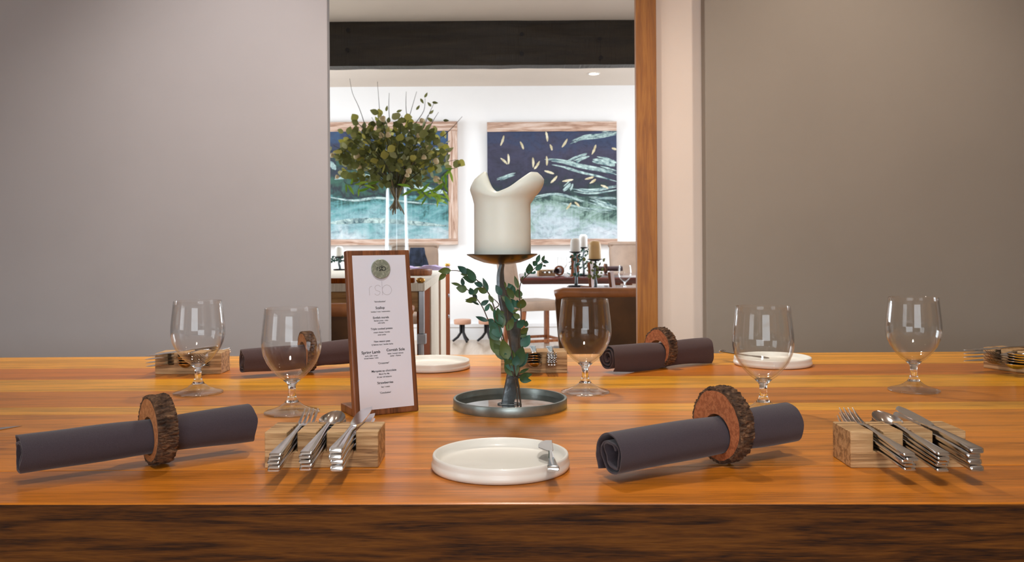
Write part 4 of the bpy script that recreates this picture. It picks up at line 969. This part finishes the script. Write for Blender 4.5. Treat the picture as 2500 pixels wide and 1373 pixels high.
    for x, y in ((460, 390), (745, 400), (500, 505), (450, 510), (720, 510), (790, 600), (95, 655), (290, 745), (130, 812), (850, 695), (640, 800), (275, 660), (650, 770), (760, 670), (850, 830), (880, 850)):
        o = place('bud', bud, e, loc=W_(x, y, -0.26+0.2*abs(x-530)/500)); o.rotation_euler = (rr.uniform(0, 3), rr.uniform(0, 3), 0); s = rr.uniform(0.8, 1.3); o.scale = (s, s, s)
    for st in ([(345, 500), (320, 400), (285, 300), (240, 200), (220, 95)], [(445, 420), (437, 320), (422, 118)], [(510, 400), (505, 300), (508, 200)], [(640, 400), (630, 300), (632, 190)], [(640, 420), (670, 320), (708, 190)], [(700, 420), (760, 330), (770, 240)], [(760, 450), (800, 350), (840, 262)], [(790, 480), (830, 400), (868, 340)], [(900, 520), (980, 440), (1040, 372)], [(340, 480), (290, 430), (230, 408)]):
        path = smoothpath([W_(x, y, -0.05) for x, y in st], 4); MB().tube(path, [0.0026-0.0018*i/len(path) for i in range(len(path))], 5).build('twig', M_STEMB, e, smooth=True)
    DL = leaf_mesh('dark_leaf', 0.22, 0.3, M_BOUQD, 5)
    for x, y, a in ((735, 240, 2.6), (765, 235, 0.5), (820, 268, 1.7), (815, 300, -0.7), (900, 400, 1.6), (485, 335, 0.2), (560, 340, 1.2), (705, 325, 0.6), (400, 440, -0.9)):
        o = place('dark_leaf', DL, e); o.matrix_local = Matrix.Translation(W_(x, y, -0.05)) @ orient(Vector((math.sin(a), 0.1, math.cos(a))), 0.3) @ Matrix.Diagonal((0.035, 0.035, 0.035, 1))
bouquet()

# ---- chairs
def chair(label, loc, rz, kind='fawn', bw=0.46, bh=1.0, sh=0.46, top_w=None):
    """front of the chair looks along -Y before turning; seat, padded back, four wooden legs"""
    t = thing('dining_chair', label, 'chair', loc, (0, 0, rz), 'upholstered dining chairs')
    m1, m2 = (M_SUEDE, M_SUEDE) if kind == 'fawn' else (M_LEATH, M_LEATHT)
    seat = MB(); rings = []
    for (y, wd, z1) in ((-0.24, bw*0.47, -0.022), (-0.225, bw*0.5, -0.004), (-0.1, bw*0.5, 0.006), (0.1, bw*0.49, 0.004), (0.22, bw*0.48, 0.0)):
        rings.append([(-wd, y, sh-0.085), (wd, y, sh-0.085), (wd, y, sh+z1-0.02), (wd*0.94, y, sh+z1), (-wd*0.94, y, sh+z1), (-wd, y, sh+z1-0.02)])
    seat.loft(rings); seat.build('seat', m1, t, smooth='auto', bevel=0.006)
    tw = top_w or bw*0.94; n = 12; outer = MB()
    def ring(z, wd, yo, th):
        out = []
        for j in range(n+1):
            x = -wd+2*wd*j/n; cv = 0.035*(1-(x/wd)**2); out.append((x, yo+cv, z))
        return out+[(p[0], p[1]+th, p[2]) for p in reversed(out)]
    rg = []
    for k in range(9):
        u = k/8; z = sh-0.06+(bh-sh+0.06)*u; wd = (bw*0.44+(tw/2-bw*0.44)*u)
        if k == 8: wd *= 0.96
        rg.append(ring(z, wd, 0.20+0.10*u, 0.055-0.02*u))
    outer.loft(rg); outer.build('backrest', m1, t, smooth='auto', bevel=0.008)
    z = bh; cap = MB(); wd = tw/2
    cap.tube([(-wd*0.97+2*wd*0.97*j/n, 0.32+0.035*(1-(-1+2*j/n)**2), z-(0.012 if j in (0, n) else 0)) for j in range(n+1)], 0.024, 10); cap.build('top_roll', m2, t, smooth=True)
    for x in (-1, 1):
        MB().box(x*bw*0.42-0.021, x*bw*0.42+0.021, -0.225, -0.183, 0, sh-0.085).build('leg', M_FURN, t, bevel=0.003)
        MB().loft([[(x*bw*0.42-0.021, y0, z_), (x*bw*0.42+0.021, y0, z_), (x*bw*0.42+0.021, y0+0.042, z_), (x*bw*0.42-0.021, y0+0.042, z_)] for y0, z_ in ((0.215, 0), (0.175, sh-0.085))]).build('leg', M_FURN, t, bevel=0.003)
        MB().box(x*bw*0.42-0.012, x*bw*0.42+0.012, -0.183, 0.2, 0.06, 0.085).build('stretcher', M_FURN, t)
    MB().box(-bw*0.42+0.021, bw*0.42-0.021, -0.213, -0.195, 0.06, 0.085).build('stretcher', M_FURN, t)
    return t
# near leather chairs seen from behind
c = W(922, 800, d=3.50); chair('brown leather chair behind the menu stand, back towards us', (c.x-0.005, 3.28, 0), PI, 'leather', 0.40, 0.775, 0.46, 0.42)
c = W(1470, 760, d=4.0); chair('dark brown leather chair beside the oak post, back towards us', (c.x+0.02, 4.36, 0), PI, 'leather', 0.46, 0.765, 0.46, 0.47)
# fawn chairs at the far tables
c = W(1302, 848, h=0.0); chair('fawn high-backed chair seen between candle and right glass', (c.x+0.02, c.y+0.05, 0), PI*0.62, 'fawn', 0.46, 0.965, 0.44, 0.42)
c = W(1545, 700, d=7.6); chair('fawn high-backed chair partly hidden by the oak post', (c.x+0.08, 7.6, 0), 0.15, 'fawn', 0.46, 0.97, 0.44, 0.42)
c = W(1003, 700, d=7.15); ch = chair('fawn chair with a dark jacket, beyond the sideboard', (c.x, 7.15, 0), 0.0, 'fawn', 0.46, 0.97, 0.44, 0.40)
def jacket():
    o = W(1015, 625, d=7.15); mb = MB(); rings = []
    for k in range(10):
        u = k/9; z = 0.30*(1-u)-0.30; rr = 0.045+0.05*u
        rings.append([((rr*1.1*math.cos(2*PI*j/18))*(1+0.25*math.sin(5*2*PI*j/18+u*3)), 0.018*math.sin(2*PI*j/18)*(1+0.4*math.sin(4*2*PI*j/18+1)), z) for j in range(18)])
    mb.loft(rings); t = mb.build('hung_jacket', M_JACKET, None, smooth='auto', loc=(o.x, 7.15+0.115, 0.955)); tag(t, 'dark blue jacket hung over the far fawn chair back', 'jacket')
jacket()

# ---- tables at the right
def dtable(label, x0, x1, y0, y1, top_m, th, z=0.75, name='restaurant_table', inset=0.16):
    t = thing(name, label, 'table', ((x0+x1)/2, (y0+y1)/2, 0)); hx, hy = (x1-x0)/2, (y1-y0)/2
    rings = []
    for zz, g in ((z-th, 0.02), (z-th*0.6, 0.004), (z-th*0.25, 0.0), (z-0.003, 0.004), (z, 0.012)):
        rings.append([(-hx+g, -hy+g, zz), (hx-g, -hy+g, zz), (hx-g, hy-g, zz), (-hx+g, hy-g, zz)])
    MB().loft(rings).build('tabletop', top_m, t, smooth='auto')
    for sx in (-1, 1):
        for sy in (-1, 1): MB().box(sx*(hx-inset)-0.03, sx*(hx-inset)+0.03, sy*(hy-0.10)-0.03, sy*(hy-0.10)+0.03, 0, z-th).build('leg', M_FURN, t, bevel=0.003)
    return t
a = W(1269, 679, h=0.75)
dtable('dark red polished table in the far room', a.x, a.x+1.9, a.y, a.y+0.85, M_RED, 0.045, inset=0.75)
y0 = W(1450, 716, h=0.75).y; y1 = W(1450, 697, h=0.75).y
dtable('pale polished table behind the dark leather chair', W(1383, HY, d=y1).x, 1.9, y0, y1, M_TABLE2, 0.03, inset=0.62)
# ---- small candle stands
def small_stand(label, clabel, px, dish_py, top_py, base, wpx, wax, leafmat, seed, with_leaf=True):
    rr = random.Random(seed); d = base.y; pxm = d/FPX
    t = thing('candle_stand', label, 'candle holder', base, group='small iron candle stands in the far room')
    h = W(px, dish_py, d=d).z-base.z; R = wpx*0.62*pxm
    MB().lathe([(0, 0), (R*1.15, 0), (R*1.17, 0.008), (R*1.1, 0.009), (R*1.08, 0.003), (0, 0.003)], 32).build('tray', M_BLACK, t, smooth='auto')
    MB().tube([(0.004*math.sin(k), 0, 0.002+(h-0.008)*k/8) for k in range(9)], [0.009-0.004*k/8 for k in range(9)], 8).build('stem', M_IRON, t, smooth=True)
    MB().lathe([(0, h-0.012), (R*0.5, h-0.009), (R, h-0.001), (R, h+0.001), (R*0.5, h-0.004), (0, h-0.005)], 32).build('dish', M_BLACK, t, smooth='auto')
    if with_leaf:
        fo = MB(); ld = leaf_mesh('tmp', 0.34, 0.2, leafmat, 4); lv = [tuple(v.co) for v in ld.vertices]; lf = [tuple(p.vertices) for p in ld.polygons]
        for k in range(46):
            z = rr.uniform(0.05, h*0.95); a = rr.uniform(0, 2*PI); r = rr.uniform(0.005, 0.035)*(0.7+z/h); ln = rr.uniform(0.016, 0.028)
            fo.add(lv, lf, Matrix.Translation((r*math.cos(a), r*math.sin(a), z)) @ Euler((rr.uniform(-1.4, 1.4), rr.uniform(-1.4, 1.4), rr.uniform(0, 6))).to_matrix().to_4x4() @ Matrix.Diagonal((ln, ln, ln, 1)))
        o = fo.build('foliage', leafmat, t, smooth=True); o['kind'] = 'stuff'
    rw_ = wpx/2*pxm; hc = (dish_py-top_py)*pxm
    o = MB().lathe([(0, 0), (rw_*0.97, 0), (rw_, 0.003), (rw_, hc*0.72), (rw_*0.93, hc*0.86), (rw_*0.7, hc*0.97), (rw_*0.45, hc), (0, hc*0.985)], 40).build('small_pillar_candle', wax, None, smooth='auto', loc=base+Vector((0, 0, h-0.0045)))
    tag(o, clabel, 'candle', 'pillar candles in the far room')
small_stand('iron candle stand with white candle on the pale table', 'short white pillar candle with domed top left of the amber one', 1405, 615, 580, Vector((W(1405, HY, d=4.80).x, 4.80, 0.75)), 25, M_CANDLEW, M_EUC, 31)
small_stand('iron candle stand with amber candle on the pale table', 'amber pillar candle with domed top beside the oak post', 1452, 633, 586, Vector((W(1452, HY, d=4.52).x, 4.52, 0.75)), 30, M_WAXY, M_BOUQD, 32)
small_stand('iron candle stand on the dark red table', 'white pillar candle on the dark red table', 1424, 604, 571, Vector((W(1424, HY, d=6.3).x, 6.3, 0.75)), 20, M_CANDLEW, M_EUC, 33)
small_stand('iron candle stand on the sideboard by the grey wall', 'white candle with flared top on the sideboard by the grey wall', 828, 627, 600, Vector((W(828, HY, d=5.7).x, 5.7, ZS)), 20, M_CANDLEW, M_EUC, 34)
# ---- small menu boards
def board(label, px0, py0, px1, py1, d, wd, z0, yaw=0.3):
    b = W(px0, py0, d=d); b.z = z0; tp = W(px1, py1, d=d); h = tp.z-z0
    t = thing('menu_board', label, 'menu stand', b, (0, 0, yaw), 'menu boards in the far room')
    lean = math.atan2(tp.x-b.x, h)
    o = MB().box(-wd/2, wd/2, -0.008, 0.008, 0.0, h).build('board', M_FURN, t, bevel=0.002); o.rotation_euler = (0, lean, 0); o.location.z = wd/2*abs(math.sin(lean))
    MB().box(-wd/2, wd/2, 0.009, 0.06, 0, 0.012).build('foot', M_FURN, t, bevel=0.002)
board('upright wooden menu board behind the left white candle', 1404, 690, 1404, 622, 6.2, 0.056, 0.75, 0.1)
board('slanting wooden menu board behind the amber candle stand', 1446, 712, 1437, 640, 4.64, 0.045, 0.75, 1.0)
board('slanting wooden menu board right of the amber candle stand', 1496, 716, 1486, 664, 4.42, 0.034, 0.75, 0.9)
wine_glass('small stemmed glass on the pale table beside the oak post', Vector((W(1525, HY, d=4.55).x, 4.55, 0.75)), 0, 0.80)
wine_glass('faint stemmed glass on the dark red table', Vector((W(1372, HY, d=6.55).x, 6.55, 0.75)), 0, 0.85)
# ---- linen and rings on the far tables
def far_napkin(label, rl, cpx, cd_, z, L, yaw, mat, seed):
    c_ = Vector((W(cpx, HY, d=cd_).x, cd_, z)); R = 0.022
    o = place('napkin', napkin_mesh(L, R, 0.0, mat, seed, turns=2.2, tail=0.008), mtx=Matrix.Translation(c_+Vector((0, 0, 0.036))) @ Matrix.Rotation(yaw, 4, 'Z')); tag(o, label, 'napkin', 'rolled linen napkins')
    body, bark = ring_meshes(0.036, 0.0235, 0.02, seed, M_SLICE2); low = min(v.co.z for v in bark.vertices)
    e = thing('napkin_ring', rl, 'napkin ring', group='log-slice napkin rings'); e.matrix_world = Matrix.Translation(c_-Vector((0, 0, low))) @ Matrix.Rotation(yaw, 4, 'Z')
    place('log_slice', body, e); place('bark', bark, e)
far_napkin('rolled napkin end-on at the left of the dark red table', 'log ring around the end-on napkin on the dark red table', 1366-1, 6.35, 0.75, 0.2, 1.35, M_NAPK2, 41)
far_napkin('rolled napkin lying across the dark red table near the oak post', 'log ring around the napkin lying across the dark red table', 1478, 6.75, 0.75, 0.26, 0.1, M_NAPK2, 43)
cutlery_block('small cutlery block on the left end of the dark red table', 'the block on the dark red table', Vector((W(1335, HY, d=6.5).x, 6.5, 0.75)), 0.2, [('fork', 3), ('spoon', 3), ('knife', 3)], False, seed=44)
def folded():
    mb = MB(); rings = []; c0 = W(1046, 656, h=ZS)
    for k in range(14):
        x = -0.17+0.34*k/13; hgt = 0.024+0.008*math.sin(k*0.9)
        rings.append([(x, -0.16+0.01*math.sin(k), 0), (x, 0.16, 0), (x, 0.15, hgt*0.7), (x, 0.0, hgt+0.004*math.sin(k*2)), (x, -0.15, hgt)])
    o = mb.loft(rings).build('folded_linen', M_LILAC, None, smooth='auto', loc=(W(1030, HY, d=5.75).x, 5.75, ZS)); tag(o, 'loosely folded lilac linen cloth on the sideboard', 'cloth')
    t = MB().lathe([(0, 0), (0.066, 0), (0.072, 0.008), (0.072, 0.030), (0.067, 0.034), (0.062, 0.030), (0.060, 0.010), (0, 0.009)], 40).build('wooden_bowl', M_FURN, None, smooth='auto', loc=(W(1022, HY, d=4.75).x, 4.75, ZS)); tag(t, 'low round brown bowl on the sideboard before the lilac cloth', 'bowl')
folded()
# ---- two low stools by the far wall
def stool(label, px):
    c_ = W(px, 829, h=0.0); c_.y = 8.76; c_.x = W(px, HY, d=8.76).x
    t = thing('low_stool', label, 'stool', (c_.x, c_.y, 0), group='low stools by the far wall')
    s = 8.76/FPX; H = 56*s; R = 21*s
    MB().lathe([(0, H-0.046), (R*0.96, H-0.046), (R, H-0.04), (R, H-0.006), (R*0.96, H), (0, H)], 32).build('seat', M_STOOLW, t, smooth='auto')
    for k in range(3):
        a = -PI/2+2*PI*k/3+0.5; cx_, sy_ = math.cos(a), math.sin(a)
        MB().tube([(cx_*0.018, sy_*0.018, H-0.047), (cx_*0.018, sy_*0.018, H*0.42), (cx_*0.05, sy_*0.05, H*0.22), (cx_*0.098, sy_*0.098, 0.012)], [0.013, 0.013, 0.013, 0.011], 8).build('leg', M_BLACK, t, smooth='auto')
stool('low stool with pink wooden seat, left of the two by the wall', 1128)
stool('low stool with pink wooden seat, partly behind the eucalyptus leaves', 1188)
